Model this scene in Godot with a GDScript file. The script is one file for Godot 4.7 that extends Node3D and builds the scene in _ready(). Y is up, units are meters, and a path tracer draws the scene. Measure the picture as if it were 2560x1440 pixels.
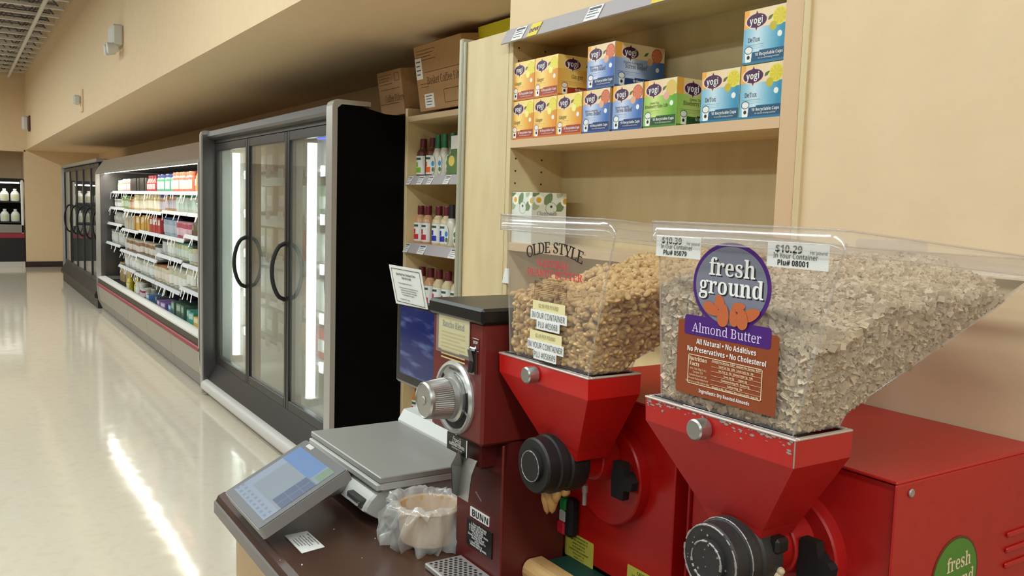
extends Node3D
# A grocery aisle: nut-butter grinders, a scale and a coffee grinder on a counter, a tea shelf in the wall,
# reach-in freezers and an open dairy cooler along the aisle. -Z runs down the aisle, +X into the side wall.

const EYE := Vector3(0, 1.6, 0)
const FOCAL := 2150.0
const TURN := Vector3(-5.4142, -33.0288, 1.7347)
const WALL := 1.3        # face of the tea wall and of the bulkhead
const TOP := 0.92        # counter top
const AISLE := Basis(Vector3(0, 0, 1), Vector3(0, 1, 0), Vector3(-1, 0, 0))   # print that faces the aisle
var NEAR := Basis.IDENTITY                                                      # print that faces +Z
var M := {}
var taken := {}
var rng := RandomNumberGenerator.new()
var fonts := {}

func _ready() -> void:
	rng.seed = 7
	view_and_light()
	materials()
	shell()
	ceiling_parts()
	far_case()
	cooler()
	freezer()
	end_case()
	opposite_side()
	bottle_unit()
	cartons()
	tea_unit()
	tea_boxes()
	counter()
	scale_and_display()
	coffee_grinder()
	grinder("peanut", -1.11)
	grinder("almond", -0.736)
	small_things()

func view_and_light() -> void:
	var cam := Camera3D.new()
	cam.name = "camera"
	cam.fov = rad_to_deg(2.0 * atan(720.0 / FOCAL))
	cam.near = 0.05
	cam.far = 100.0
	cam.position = EYE
	cam.rotation_degrees = TURN
	add_child(cam)
	cam.current = true
	var we := WorldEnvironment.new()
	we.name = "environment"
	var e := Environment.new()
	e.background_mode = Environment.BG_COLOR
	e.background_color = Color(0, 0, 0)
	e.tonemap_mode = Environment.TONE_MAPPER_LINEAR
	e.tonemap_exposure = 1.0
	e.sdfgi_enabled = true
	e.ssao_enabled = true
	e.ssil_enabled = true
	we.environment = e
	add_child(we)
	# rows of fluorescent strips under the roof; their housings are built in ceiling_parts()
	for r in STRIPS:
		area("strip_light_glow", Vector3(r[0], 3.69, r[1]), Vector3(-90, 0, 0), Vector2(0.3, 4.4), STRIP_ENERGY if r[1] > -5.0 else 1.16 * STRIP_ENERGY, Color(0.935, 0.985, 1.0))

const STRIP_ENERGY := 8.6
const STRIPS := [[-0.3, 6.4], [-3.3, 6.4], [-0.3, 1.6], [-0.3, -3.4], [-1.5, -8.4], [-1.5, -13.4], [-1.5, -18.2], [-3.3, 1.6], [-3.3, -3.4], [-4.2, -8.4], [-4.2, -13.4]]

func area(called: String, at: Vector3, deg: Vector3, size: Vector2, energy: float, col: Color) -> void:
	var l := AreaLight3D.new()
	l.name = numbered(called)
	l.area_size = size
	l.light_energy = energy
	l.light_color = col
	l.area_range = 40.0
	l.area_attenuation = 2.0
	l.shadow_enabled = true
	l.position = at
	l.rotation_degrees = deg
	add_child(l)

# ------------------------------------------------------------------ helpers
func numbered(n: String) -> String:
	if not taken.has(n):
		taken[n] = 0
		return n
	taken[n] += 1
	return "%s_%03d" % [n, taken[n]]

func ray(px: float, py: float) -> Vector3:
	var b := Basis.from_euler(Vector3(deg_to_rad(TURN.x), deg_to_rad(TURN.y), deg_to_rad(TURN.z)))
	return b * Vector3((px - 1280.0) / FOCAL, -(py - 720.0) / FOCAL, -1.0)

func hit(px: float, py: float, axis: int, v: float) -> Vector3:
	# the point that a pixel of the photograph shows on the plane x, y or z = v
	var d := ray(px, py)
	return EYE + d * ((v - EYE[axis]) / d[axis])

func thing(called: String, label: String, category: String, at := Vector3.ZERO, group := "") -> Node3D:
	var o := Node3D.new()
	o.name = numbered(called)
	add_child(o)
	o.position = at
	o.set_meta("label", label)
	o.set_meta("category", category)
	if group:
		o.set_meta("group", group)
	return o

func part(parent: Node3D, called: String, st: SurfaceTool, m: Material, label := "") -> MeshInstance3D:
	# shapes are given in world metres; a part directly under a thing cancels the thing's own place
	st.generate_normals()
	return mesh_part(parent, called, st.commit(), m, label)

func mesh_part(parent: Node3D, called: String, mesh: Mesh, m: Material, label := "") -> MeshInstance3D:
	var o := MeshInstance3D.new()
	o.mesh = mesh
	o.name = called
	o.material_override = m
	o.cast_shadow = GeometryInstance3D.SHADOW_CASTING_SETTING_ON
	if parent == self:
		o.name = numbered(called)
		add_child(o)
	else:
		parent.add_child(o, true)
		if not (parent is MeshInstance3D):
			o.position = -parent.position
	if label:
		o.set_meta("label", label)
	return o

func single(called: String, label: String, category: String, st: SurfaceTool, m: Material, group := "") -> MeshInstance3D:
	var o := part(self, called, st, m, label)
	o.set_meta("category", category)
	if group:
		o.set_meta("group", group)
	return o

func structure(called: String, st: SurfaceTool, m: Material, label: String, category: String) -> MeshInstance3D:
	var o := part(self, called, st, m, label)
	o.set_meta("category", category)
	o.set_meta("kind", "structure")
	return o

func copy(o: Node3D, called: String, at: Vector3, turn := 0.0, label := "", group := "") -> Node3D:
	var c: Node3D = o.duplicate()
	c.name = numbered(called)
	add_child(c)
	c.position = at
	c.rotation.y = turn
	if label:
		c.set_meta("label", label)
	if group:
		c.set_meta("group", group)
	return c

func S() -> SurfaceTool:
	var st := SurfaceTool.new()
	st.begin(Mesh.PRIMITIVE_TRIANGLES)
	st.set_smooth_group(-1)
	return st

func v(st: SurfaceTool, p: Vector3, uv := Vector2.ZERO) -> void:
	st.set_uv(uv)
	st.add_vertex(p)

func quad(st: SurfaceTool, a: Vector3, b: Vector3, c: Vector3, d: Vector3) -> void:
	# a top-left, b top-right, c bottom-right, d bottom-left as seen from the front
	v(st, a, Vector2(0, 0)); v(st, b, Vector2(1, 0)); v(st, c, Vector2(1, 1))
	v(st, a, Vector2(0, 0)); v(st, c, Vector2(1, 1)); v(st, d, Vector2(0, 1))

func convex(st: SurfaceTool, pts: Array, middle: Vector3) -> void:
	var mid := Vector3.ZERO
	for p in pts:
		mid += p
	mid /= pts.size()
	var n: Vector3 = (pts[1] - pts[0]).cross(pts[2] - pts[0])
	if n.dot(mid - middle) > 0:
		pts.reverse()
	for i in range(1, pts.size() - 1):
		v(st, pts[0]); v(st, pts[i]); v(st, pts[i + 1])

func box(st: SurfaceTool, lo: Vector3, hi: Vector3, bev := 0.0, t := Transform3D.IDENTITY) -> void:
	var c := (lo + hi) / 2.0
	var h := (hi - lo) / 2.0
	bev = minf(bev, minf(h.x, minf(h.y, h.z)) * 0.9)
	var at := func(s: Vector3, axis: int) -> Vector3:
		var q := Vector3(s.x * (h.x - bev), s.y * (h.y - bev), s.z * (h.z - bev))
		q[axis] = s[axis] * h[axis]
		return t * (c + q)
	var mid: Vector3 = t * c
	for a in 3:
		var b := (a + 1) % 3
		var d := (a + 2) % 3
		for sa in [-1.0, 1.0]:
			var f := []
			for w in [[-1.0, -1.0], [1.0, -1.0], [1.0, 1.0], [-1.0, 1.0]]:
				var s := Vector3.ZERO
				s[a] = sa; s[b] = w[0]; s[d] = w[1]
				f.append(at.call(s, a))
			convex(st, f, mid)
			if bev > 0.0:
				for sb in [-1.0, 1.0]:
					var s1 := Vector3.ZERO
					s1[a] = sa; s1[b] = sb; s1[d] = -1.0
					var s2 := s1
					s2[d] = 1.0
					convex(st, [at.call(s1, a), at.call(s2, a), at.call(s2, b), at.call(s1, b)], mid)
	if bev > 0.0:
		for x in [-1.0, 1.0]:
			for y in [-1.0, 1.0]:
				for z in [-1.0, 1.0]:
					var s := Vector3(x, y, z)
					convex(st, [at.call(s, 0), at.call(s, 1), at.call(s, 2)], mid)

func slab(x0: float, x1: float, y0: float, y1: float, z0: float, z1: float, bev := 0.0) -> SurfaceTool:
	var st := S()
	box(st, Vector3(x0, y0, z0), Vector3(x1, y1, z1), bev)
	return st

func lathe(st: SurfaceTool, prof: Array, n: int, t := Transform3D.IDENTITY, soft := false, from := 0.0, to := TAU) -> void:
	# prof: Vector2(radius, height) turned about the local y axis
	for i in prof.size() - 1:
		st.set_smooth_group(1 if soft else i + 1)
		var a: Vector2 = prof[i]
		var b: Vector2 = prof[i + 1]
		for k in n:
			var u0 := from + (to - from) * k / n
			var u1 := from + (to - from) * (k + 1) / n
			var p := func(q: Vector2, u: float) -> Vector3: return t * Vector3(q.x * cos(u), q.y, q.x * sin(u))
			var uv := func(u: float, j: int) -> Vector2: return Vector2(u / TAU, float(j) / (prof.size() - 1))
			if a.x > 1e-6:
				v(st, p.call(a, u0), uv.call(u0, i)); v(st, p.call(b, u1), uv.call(u1, i + 1)); v(st, p.call(a, u1), uv.call(u1, i))
			if b.x > 1e-6:
				v(st, p.call(a, u0), uv.call(u0, i)); v(st, p.call(b, u0), uv.call(u0, i + 1)); v(st, p.call(b, u1), uv.call(u1, i + 1))
	st.set_smooth_group(-1)

func along(a: Vector3, b: Vector3) -> Transform3D:
	var y := (b - a).normalized()
	var x := y.cross(Vector3(0.137, 0.91, 0.31) if absf(y.y) < 0.9 else Vector3(1, 0, 0)).normalized()
	return Transform3D(Basis(x, y, x.cross(y)), a)

func rod(st: SurfaceTool, a: Vector3, b: Vector3, r: float, n := 12, r2 := -1.0, bev := 0.0) -> void:
	var l := a.distance_to(b)
	if r2 < 0.0:
		r2 = r
	if bev > 0.0:
		lathe(st, [Vector2(0, 0), Vector2(r - bev, 0), Vector2(r, bev), Vector2(r2, l - bev), Vector2(r2 - bev, l), Vector2(0, l)], n, along(a, b))
	else:
		lathe(st, [Vector2(0, 0), Vector2(r, 0), Vector2(r2, l), Vector2(0, l)], n, along(a, b))

func tube(st: SurfaceTool, pts: Array, r: float, n := 8) -> void:
	st.set_smooth_group(1)
	var rings := []
	var side := Vector3.ZERO
	for i in pts.size():
		var d: Vector3 = (pts[mini(i + 1, pts.size() - 1)] - pts[maxi(i - 1, 0)]).normalized()
		if side == Vector3.ZERO:
			side = d.cross(Vector3.UP if absf(d.y) < 0.9 else Vector3.RIGHT).normalized()
		side = (side - d * side.dot(d)).normalized()
		var up := d.cross(side)
		var ring := []
		for k in n:
			ring.append(pts[i] + (side * cos(TAU * k / n) + up * sin(TAU * k / n)) * r)
		rings.append(ring)
	for i in pts.size() - 1:
		for k in n:
			var k1 := (k + 1) % n
			v(st, rings[i][k]); v(st, rings[i + 1][k1]); v(st, rings[i][k1])
			v(st, rings[i][k]); v(st, rings[i + 1][k]); v(st, rings[i + 1][k1])
	st.set_smooth_group(-1)
	for e in [0, pts.size() - 1]:
		for k in range(1, n - 1):
			v(st, rings[e][0]); v(st, rings[e][k]); v(st, rings[e][k + 1])

func prism(st: SurfaceTool, poly: Array, t: Transform3D, depth: float, walls := true) -> void:
	# outline in the local xy plane, pulled from z = 0 to z = -depth (front is +z)
	var p2 := PackedVector2Array(poly)
	var tris := Geometry2D.triangulate_polygon(p2)
	var cw := Geometry2D.is_polygon_clockwise(p2)
	for i in range(0, tris.size(), 3):
		var q := [p2[tris[i]], p2[tris[i + 1]], p2[tris[i + 2]]]
		if (q[1] - q[0]).cross(q[2] - q[0]) > 0:
			q.reverse()
		for k in 3:
			v(st, t * Vector3(q[k].x, q[k].y, 0), q[k])
		if depth > 0.0:
			for k in [2, 1, 0]:
				v(st, t * Vector3(q[k].x, q[k].y, -depth), q[k])
	if depth > 0.0 and walls:
		for i in p2.size():
			var a := p2[i]
			var b := p2[(i + 1) % p2.size()]
			if not cw:
				var s := a
				a = b
				b = s
			v(st, t * Vector3(a.x, a.y, 0)); v(st, t * Vector3(b.x, b.y, -depth)); v(st, t * Vector3(b.x, b.y, 0))
			v(st, t * Vector3(a.x, a.y, 0)); v(st, t * Vector3(a.x, a.y, -depth)); v(st, t * Vector3(b.x, b.y, -depth))

func rounded(w: float, h: float, r: float, n := 4) -> Array:
	var out := []
	for c in [[1, 1, 0.0], [-1, 1, 90.0], [-1, -1, 180.0], [1, -1, 270.0]]:
		for i in n + 1:
			var a := deg_to_rad(c[2] + 90.0 * i / n)
			out.append(Vector2(c[0] * (w / 2 - r) + r * cos(a), c[1] * (h / 2 - r) + r * sin(a)))
	return out

func ellipse(rx: float, ry: float, n := 24, at := Vector2.ZERO, turn := 0.0) -> Array:
	var out := []
	for i in n:
		out.append(at + Vector2(rx * cos(TAU * i / n), ry * sin(TAU * i / n)).rotated(turn))
	return out

func font(kind: String) -> Font:
	if not fonts.has(kind):
		var f := SystemFont.new()
		f.font_names = PackedStringArray(["Droid Serif" if kind.begins_with("serif") else "Droid Sans Mono" if kind == "mono" else "Droid Sans"])
		f.font_weight = 700 if kind.ends_with("bold") else 400
		fonts[kind] = f
	return fonts[kind]

var glyphs := {}
func txt(st: SurfaceTool, what: String, at: Vector3, size: float, basis := AISLE, kind := "sans", stretch := 1.0, turn := 0.0, shear := 0.0) -> void:
	# size is the height of the capitals; at is the middle of the line
	var key := kind + what
	if not glyphs.has(key):
		var t := TextMesh.new()
		t.text = what
		t.font = font(kind)
		t.font_size = 40
		t.pixel_size = 0.01
		t.depth = 0.0
		t.curve_step = 2.0
		t.horizontal_alignment = HORIZONTAL_ALIGNMENT_CENTER
		t.vertical_alignment = VERTICAL_ALIGNMENT_CENTER
		var arr := t.surface_get_arrays(0)
		var pos: PackedVector3Array = arr[Mesh.ARRAY_VERTEX]
		var flat := PackedVector3Array()
		if arr[Mesh.ARRAY_INDEX] == null:
			flat = pos
		else:
			for i in arr[Mesh.ARRAY_INDEX]:
				flat.append(pos[i])
		glyphs[key] = flat
	var k := size / (0.01 * 40 * 0.72)
	var b := basis * Basis(Vector3(0, 0, 1), turn) * Basis(Vector3(k * stretch, 0, 0), Vector3(k * shear, k, 0), Vector3(0, 0, k))
	var tf := Transform3D(b, at)
	for p in glyphs[key]:
		v(st, tf * p)

func paint(w: int, h: int, f: Callable) -> ImageTexture:
	var im := Image.create(w, h, false, Image.FORMAT_RGB8)
	for y in h:
		for x in w:
			im.set_pixel(x, y, f.call((x + 0.5) / w, (y + 0.5) / h))
	return ImageTexture.create_from_image(im)

func mt(col: Color, rough := 0.6, metal := 0.0, spec := 0.5) -> StandardMaterial3D:
	var m := StandardMaterial3D.new()
	m.albedo_color = col
	m.roughness = rough
	m.metallic = metal
	m.metallic_specular = spec
	return m

func c8(r: int, g: int, b: int) -> Color:
	return Color8(r, g, b)

func clear(col: Color, alpha: float, rough := 0.05) -> StandardMaterial3D:
	var m := mt(Color(col.r, col.g, col.b, alpha), rough)
	m.transparency = BaseMaterial3D.TRANSPARENCY_ALPHA
	return m

func glow(col: Color, energy: float) -> StandardMaterial3D:
	var m := mt(col, 0.5)
	m.emission_enabled = true
	m.emission = col
	m.emission_energy_multiplier = energy
	return m

func noise_tex(freq: float, cols: Array, size := 256, seed_ := 1, oct := 4, normal := false, bump := 4.0, kind := FastNoiseLite.TYPE_SIMPLEX_SMOOTH) -> NoiseTexture2D:
	var n := FastNoiseLite.new()
	n.noise_type = kind
	n.frequency = freq
	n.fractal_octaves = oct
	n.seed = seed_
	var t := NoiseTexture2D.new()
	t.width = size
	t.height = size
	t.seamless = true
	t.noise = n
	if normal:
		t.as_normal_map = true
		t.bump_strength = bump
	elif cols:
		var g := Gradient.new()
		g.offsets = PackedFloat32Array(range(cols.size()).map(func(i): return float(i) / (cols.size() - 1)))
		g.colors = PackedColorArray(cols)
		t.color_ramp = g
	return t

func tri(m: StandardMaterial3D, scale: Vector3) -> StandardMaterial3D:
	m.uv1_triplanar = true
	m.uv1_world_triplanar = true
	m.uv1_scale = scale
	return m

# ------------------------------------------------------------------ materials
func materials() -> void:
	M.cream = mt(Color.WHITE, 0.75)
	M.cream.albedo_texture = noise_tex(0.02, [c8(226, 199, 159), c8(231, 204, 165)], 256, 3)
	M.cream.normal_enabled = true
	M.cream.normal_texture = noise_tex(0.08, [], 256, 4, 3, true, 1.0)
	M.cream.normal_scale = 0.12
	tri(M.cream, Vector3(1.2, 1.2, 1.2))
	M.floor = mt(Color.WHITE, 0.09, 0.0, 0.5)
	M.floor.albedo_texture = noise_tex(0.03, [c8(216, 204, 181), c8(224, 213, 192), c8(220, 208, 186)], 512, 5, 5)
	M.floor.normal_enabled = true
	M.floor.normal_texture = noise_tex(0.012, [], 512, 6, 2, true, 2.0)
	M.floor.normal_scale = 0.09
	tri(M.floor, Vector3(0.55, 0.55, 0.55))
	M.deck = mt(c8(150, 143, 142), 0.8)
	M.joist = mt(c8(214, 208, 200), 0.7)
	M.web = mt(c8(120, 112, 108), 0.8)
	M.baseboard = mt(c8(46, 30, 24), 0.6)
	M.maple = wood([c8(206, 184, 138), c8(213, 192, 147), c8(219, 199, 155)], Vector3(1.5, 0.35, 1.5))
	M.maple_flat = wood([c8(204, 176, 130), c8(212, 186, 141), c8(217, 193, 149)], Vector3(1.5, 1.5, 0.35))
	M.maple_edge = mt(c8(214, 180, 140), 0.5)
	M.rail_pale = mt(c8(196, 198, 202), 0.5)
	M.rail = mt(c8(176, 170, 172), 0.35, 0.0)
	M.white = mt(c8(236, 236, 232), 0.5)
	M.paper = mt(c8(238, 238, 232), 0.6)
	M.tag_white = mt(c8(230, 230, 226), 0.5)
	M.yellow_tag = mt(c8(228, 206, 70), 0.5)
	M.black_print = mt(c8(22, 20, 22), 0.6)
	M.white_print = mt(c8(236, 234, 230), 0.6)
	M.red_print = mt(c8(206, 44, 60), 0.55)
	M.grey_print = mt(c8(92, 92, 96), 0.6)
	M.black = mt(c8(16, 15, 15), 0.35)
	M.black_side = mt(c8(8, 7, 7), 0.4, 0.0, 0.18)
	M.black_matt = mt(c8(20, 19, 19), 0.7)
	M.frame = mt(c8(32, 31, 31), 0.35, 0.2)
	M.steel_dark = mt(c8(104, 102, 102), 0.3, 0.75)
	M.kick = mt(c8(44, 40, 37), 0.4, 0.1)
	M.steel = mt(c8(186, 183, 178), 0.34, 0.55)
	M.steel_dull = mt(c8(150, 145, 136), 0.42, 0.5)
	M.chrome = mt(c8(206, 206, 204), 0.16, 1.0)
	M.alu = mt(c8(190, 190, 186), 0.32, 0.9)
	M.bumper = mt(c8(206, 200, 192), 0.45)
	M.base_grey = mt(c8(138, 130, 122), 0.5)
	M.case_white = mt(c8(224, 224, 218), 0.5)
	M.case_in = mt(c8(34, 32, 30), 0.6)
	M.glass = clear(c8(205, 212, 202), 0.05, 0.0)
	M.glass_misted = clear(c8(118, 121, 110), 0.24, 0.02)
	M.freezer_in = mt(c8(150, 154, 150), 0.6)
	M.tube = glow(Color(0.93, 1.0, 0.97), 7.0)
	M.tube_warm = glow(Color(1.0, 0.98, 0.92), 7.0)
	M.strip_glow = glow(Color(1.0, 0.97, 0.9), 4.0)
	M.red_stripe = mt(c8(150, 44, 54), 0.45)
	M.cooler_front = mt(c8(166, 160, 146), 0.45, 0.3)
	M.canopy = mt(c8(126, 106, 82), 0.45, 0.2)
	M.cardboard = mt(Color.WHITE, 0.85)
	M.cardboard.albedo_texture = noise_tex(0.05, [c8(166, 128, 88), c8(176, 138, 96), c8(170, 132, 92)], 256, 8)
	tri(M.cardboard, Vector3(4, 1, 4))
	M.card_print = mt(c8(96, 66, 40), 0.8)
	M.counter = mt(Color.WHITE, 0.32)
	M.counter.albedo_texture = noise_tex(0.14, [c8(52, 34, 26), c8(84, 58, 45), c8(64, 42, 33), c8(116, 84, 66)], 512, 9, 4)
	tri(M.counter, Vector3(3, 3, 3))
	M.counter_edge = mt(c8(92, 82, 74), 0.4)
	M.counter_front = mt(c8(196, 164, 124), 0.55)
	M.red = mt(c8(194, 24, 20), 0.3)
	M.red_worn = mt(Color.WHITE, 0.36)
	M.red_worn.albedo_texture = noise_tex(0.03, [c8(174, 27, 24), c8(184, 30, 27), c8(180, 34, 30)], 256, 10, 5)
	tri(M.red_worn, Vector3(4, 4, 4))
	M.bare = mt(c8(178, 170, 166), 0.45, 0.6)
	M.rim_edge = mt(c8(196, 178, 168), 0.45, 0.3)
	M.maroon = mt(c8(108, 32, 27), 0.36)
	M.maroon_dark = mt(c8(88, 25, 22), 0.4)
	M.knob_black = mt(c8(24, 24, 23), 0.5)
	M.knob_worn = mt(Color.WHITE, 0.55)
	M.knob_worn.albedo_texture = noise_tex(0.06, [c8(30, 29, 28), c8(46, 44, 43), c8(38, 36, 35), c8(64, 62, 60)], 256, 12, 5)
	tri(M.knob_worn, Vector3(6, 6, 6))
	M.plastic = clear(c8(206, 206, 202), 0.13, 0.08)
	M.plastic_lip = clear(c8(196, 190, 184), 0.26, 0.12)
	M.peanut = mt(Color.WHITE, 0.55)
	M.peanut.vertex_color_use_as_albedo = true
	M.peanut_core = mt(c8(172, 128, 68), 0.8)
	M.almond = mt(Color.WHITE, 0.7)
	M.almond.vertex_color_use_as_albedo = true
	M.almond_core = mt(c8(160, 140, 112), 0.85)
	M.butter = mt(c8(196, 148, 84), 0.4)
	M.almond_butter = mt(c8(206, 186, 150), 0.5)
	M.purple = mt(c8(74, 30, 116), 0.4)
	M.brown_label = mt(c8(142, 66, 32), 0.42)
	M.slate = mt(c8(122, 124, 138), 0.4)
	M.lilac = mt(c8(224, 204, 240), 0.5)
	M.cream_print = mt(c8(236, 214, 178), 0.5)
	M.almond_print = mt(Color.WHITE, 0.5)
	M.almond_print.albedo_texture = paint(128, 64, func(u: float, w: float) -> Color:
		var s := 0.5 + 0.5 * sin(w * 60.0 + sin(u * 9.0) * 1.6)
		return Color(0.80, 0.42, 0.24).lerp(Color(0.62, 0.29, 0.14), s * 0.55))
	M.green_sticker = mt(c8(78, 138, 44), 0.4)
	M.olive_print = mt(c8(84, 92, 28), 0.5)
	M.yellow_label = mt(c8(212, 204, 84), 0.5)
	M.yellow_sign = mt(c8(216, 206, 30), 0.5)
	M.scale_grey = mt(c8(176, 174, 168), 0.45)
	M.scale_light = mt(c8(198, 196, 188), 0.45)
	M.scale_dark = mt(c8(56, 54, 52), 0.5)
	M.bezel = mt(c8(98, 97, 96), 0.4)
	M.bezel_side = mt(c8(136, 133, 130), 0.45)
	M.pan = mt(c8(160, 160, 154), 0.5, 0.5)
	M.wood_light = wood([c8(196, 150, 88), c8(214, 172, 112), c8(222, 184, 126)], Vector3(6, 6, 1.2))
	M.green_pad = mt(c8(14, 66, 56), 0.6)
	M.bag = clear(c8(240, 240, 236), 0.3, 0.16)
	M.tub_tan = mt(c8(206, 168, 118), 0.6)
	M.cream_card = mt(c8(232, 220, 164), 0.6)
	M.brown_dark = mt(c8(70, 40, 28), 0.6)
	M.crumb = mt(c8(232, 224, 208), 0.7)

func wood(cols: Array, scale: Vector3) -> StandardMaterial3D:
	var m := mt(Color.WHITE, 0.5)
	m.albedo_texture = noise_tex(0.035, cols, 256, 20 + M.size(), 5)
	return tri(m, scale)

# ------------------------------------------------------------------ the room
func shell() -> void:
	structure("floor", slab(-7.5, 2.8, -0.1, 0.0, -22.0, 9.8), M.floor, "polished cream floor of the store aisle", "floor")
	var st := S()
	box(st, Vector3(WALL, 2.082, -2.05), Vector3(1.5, 4.4, 9.5))
	box(st, Vector3(WALL, 0.0, -2.05), Vector3(1.5, 0.98, -1.045))
	box(st, Vector3(WALL, 0.0, -1.045), Vector3(1.5, 2.082, 9.5))
	box(st, Vector3(1.5, 0.0, -2.05), Vector3(1.6, 4.4, 9.5))
	structure("wall_right", st, M.cream, "cream painted wall behind the nut grinders, with a niche for the tea shelf", "wall")
	structure("wall_bulkhead", slab(WALL, 2.8, 2.47, 4.4, -22.0, -2.05), M.cream, "long cream bulkhead above the refrigerated cases", "wall")
	structure("wall_back", slab(2.7, 2.8, 0.0, 2.47, -22.0, -2.05), M.cream, "cream wall behind the refrigerated cases", "wall")
	structure("wall_return", slab(1.6, 2.8, 0.0, 2.47, -2.1, -2.05), M.cream, "short return wall closing the recess behind the tea shelf", "wall")
	st = S()
	box(st, Vector3(1.27, 0.0, -22.0), Vector3(2.8, 2.47, -20.95))
	box(st, Vector3(-7.5, 2.44, -22.0), Vector3(WALL, 4.4, -20.95))
	box(st, Vector3(-7.5, 0.0, -22.0), Vector3(1.27, 2.44, -21.9))
	structure("wall_far", st, M.cream, "cream end wall of the aisle with a dark recess at its foot", "wall")
	structure("baseboard_far", slab(1.265, 2.8, 0.0, 0.12, -20.955, -20.935), M.baseboard, "dark brown baseboard along the end wall", "baseboard")
	structure("wall_left", slab(-7.6, -7.5, 0.0, 4.4, -22.0, 9.8), M.cream, "cream wall on the opposite side of the store", "wall")
	structure("wall_near", slab(-7.5, 2.8, 0.0, 4.4, 9.5, 9.6), M.cream, "cream wall at the near end of the store", "wall")

func ceiling_parts() -> void:
	var root := structure("ceiling", slab(-7.5, 2.8, 4.3, 4.4, -22.0, 9.8), M.deck, "open grey roof deck carried by white bar joists", "ceiling")
	var z := -20.6
	while z < -7.5:
		var st := S()
		box(st, Vector3(-7.5, 4.02, z - 0.035), Vector3(WALL, 4.055, z + 0.035))
		box(st, Vector3(-7.5, 4.24, z - 0.035), Vector3(WALL, 4.275, z + 0.035))
		part(root, "bar_joist", st, M.joist)
		st = S()
		var x := -2.6
		while x < 1.2:
			rod(st, Vector3(x, 4.05, z), Vector3(x + 0.16, 4.25, z), 0.011, 4)
			rod(st, Vector3(x + 0.16, 4.25, z), Vector3(x + 0.32, 4.05, z), 0.011, 4)
			x += 0.32
		part(root.get_child(root.get_child_count() - 1), "joist_web", st, M.web)
		z += 0.62
	# corrugations of the deck between the joists
	var rib := S()
	z = -20.9
	while z < -6.0:
		box(rib, Vector3(-7.5, 4.275, z), Vector3(WALL, 4.3, z + 0.07))
		z += 0.2
	part(root, "deck_ribs", rib, M.deck)
	var pipe := S()
	rod(pipe, Vector3(1.02, 3.96, -20.9), Vector3(1.02, 3.96, -6), 0.028, 8)
	single("conduit", "white conduit pipe running under the bar joists beside the bulkhead", "pipe", pipe, M.joist)
	for r in STRIPS:
		var t := thing("strip_light", "long white fluorescent strip light hung under the joists over the shopping aisle" if r[0] > -1.0 else "long white fluorescent strip light hung over the dark store shelving", "light", Vector3(r[0], 3.7, r[1]), "fluorescent strip lights")
		part(t, "housing", slab(r[0] - 0.16, r[0] + 0.16, 3.73, 3.82, r[1] - 2.25, r[1] + 2.25, 0.01), M.white)
		var g := S()
		for s in [-0.07, 0.07]:
			rod(g, Vector3(r[0] + s, 3.712, r[1] - 2.2), Vector3(r[0] + s, 3.712, r[1] + 2.2), 0.016, 8)
		part(t, "tube_lamp", g, M.strip_glow)
		for s in [-1.8, 1.8]:
			var h := S()
			rod(h, Vector3(r[0], 3.82, r[1] + s), Vector3(r[0], 4.3, r[1] + s), 0.006, 6)
			part(t, "hanger", h, M.joist)
	# fittings on the face of the bulkhead
	var at := hit(303, 93, 0, WALL)
	var e := thing("emergency_light", "grey emergency lamp box with spot heads on the bulkhead", "light", at)
	part(e, "body", slab(at.x - 0.09, at.x, at.y - 0.085, at.y + 0.09, at.z - 0.15, at.z + 0.13, 0.015), M.scale_light)
	for s in [-0.07, 0.08]:
		var h := S()
		rod(h, Vector3(at.x - 0.04, at.y - 0.11, at.z + s), Vector3(at.x - 0.13, at.y - 0.12, at.z + s), 0.04, 12, 0.05, 0.006)
		part(e, "spot_head", h, M.scale_light)
	at = hit(206, 252, 0, WALL)
	e = thing("fire_strobe", "small pale strobe on a plate low on the bulkhead", "strobe", at)
	part(e, "plate", slab(at.x - 0.02, at.x, at.y - 0.13, at.y + 0.13, at.z - 0.09, at.z + 0.09, 0.006), M.cream)
	part(e, "lens", slab(at.x - 0.1, at.x - 0.02, at.y - 0.05, at.y + 0.06, at.z - 0.05, at.z + 0.05, 0.02), M.scale_light)
	at = hit(75, 309, 0, WALL)
	e = thing("wall_speaker", "small brown-edged wall speaker where the bulkhead meets the end wall", "speaker", at)
	part(e, "plate", slab(at.x - 0.03, at.x, at.y - 0.15, at.y + 0.15, at.z - 0.14, at.z + 0.14, 0.01), M.maroon_dark)
	part(e, "body", slab(at.x - 0.14, at.x - 0.03, at.y - 0.14, at.y + 0.14, at.z - 0.12, at.z + 0.12, 0.03), M.bumper)

# ------------------------------------------------------------------ refrigerated cases
func outline_panel(st: SurfaceTool, poly: Array, z0: float, z1: float) -> void:
	# side panel: outline in (x, y), from z0 (far) to z1 (near)
	prism(st, poly, Transform3D(Basis.IDENTITY, Vector3(0, 0, z1)), z1 - z0)

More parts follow.
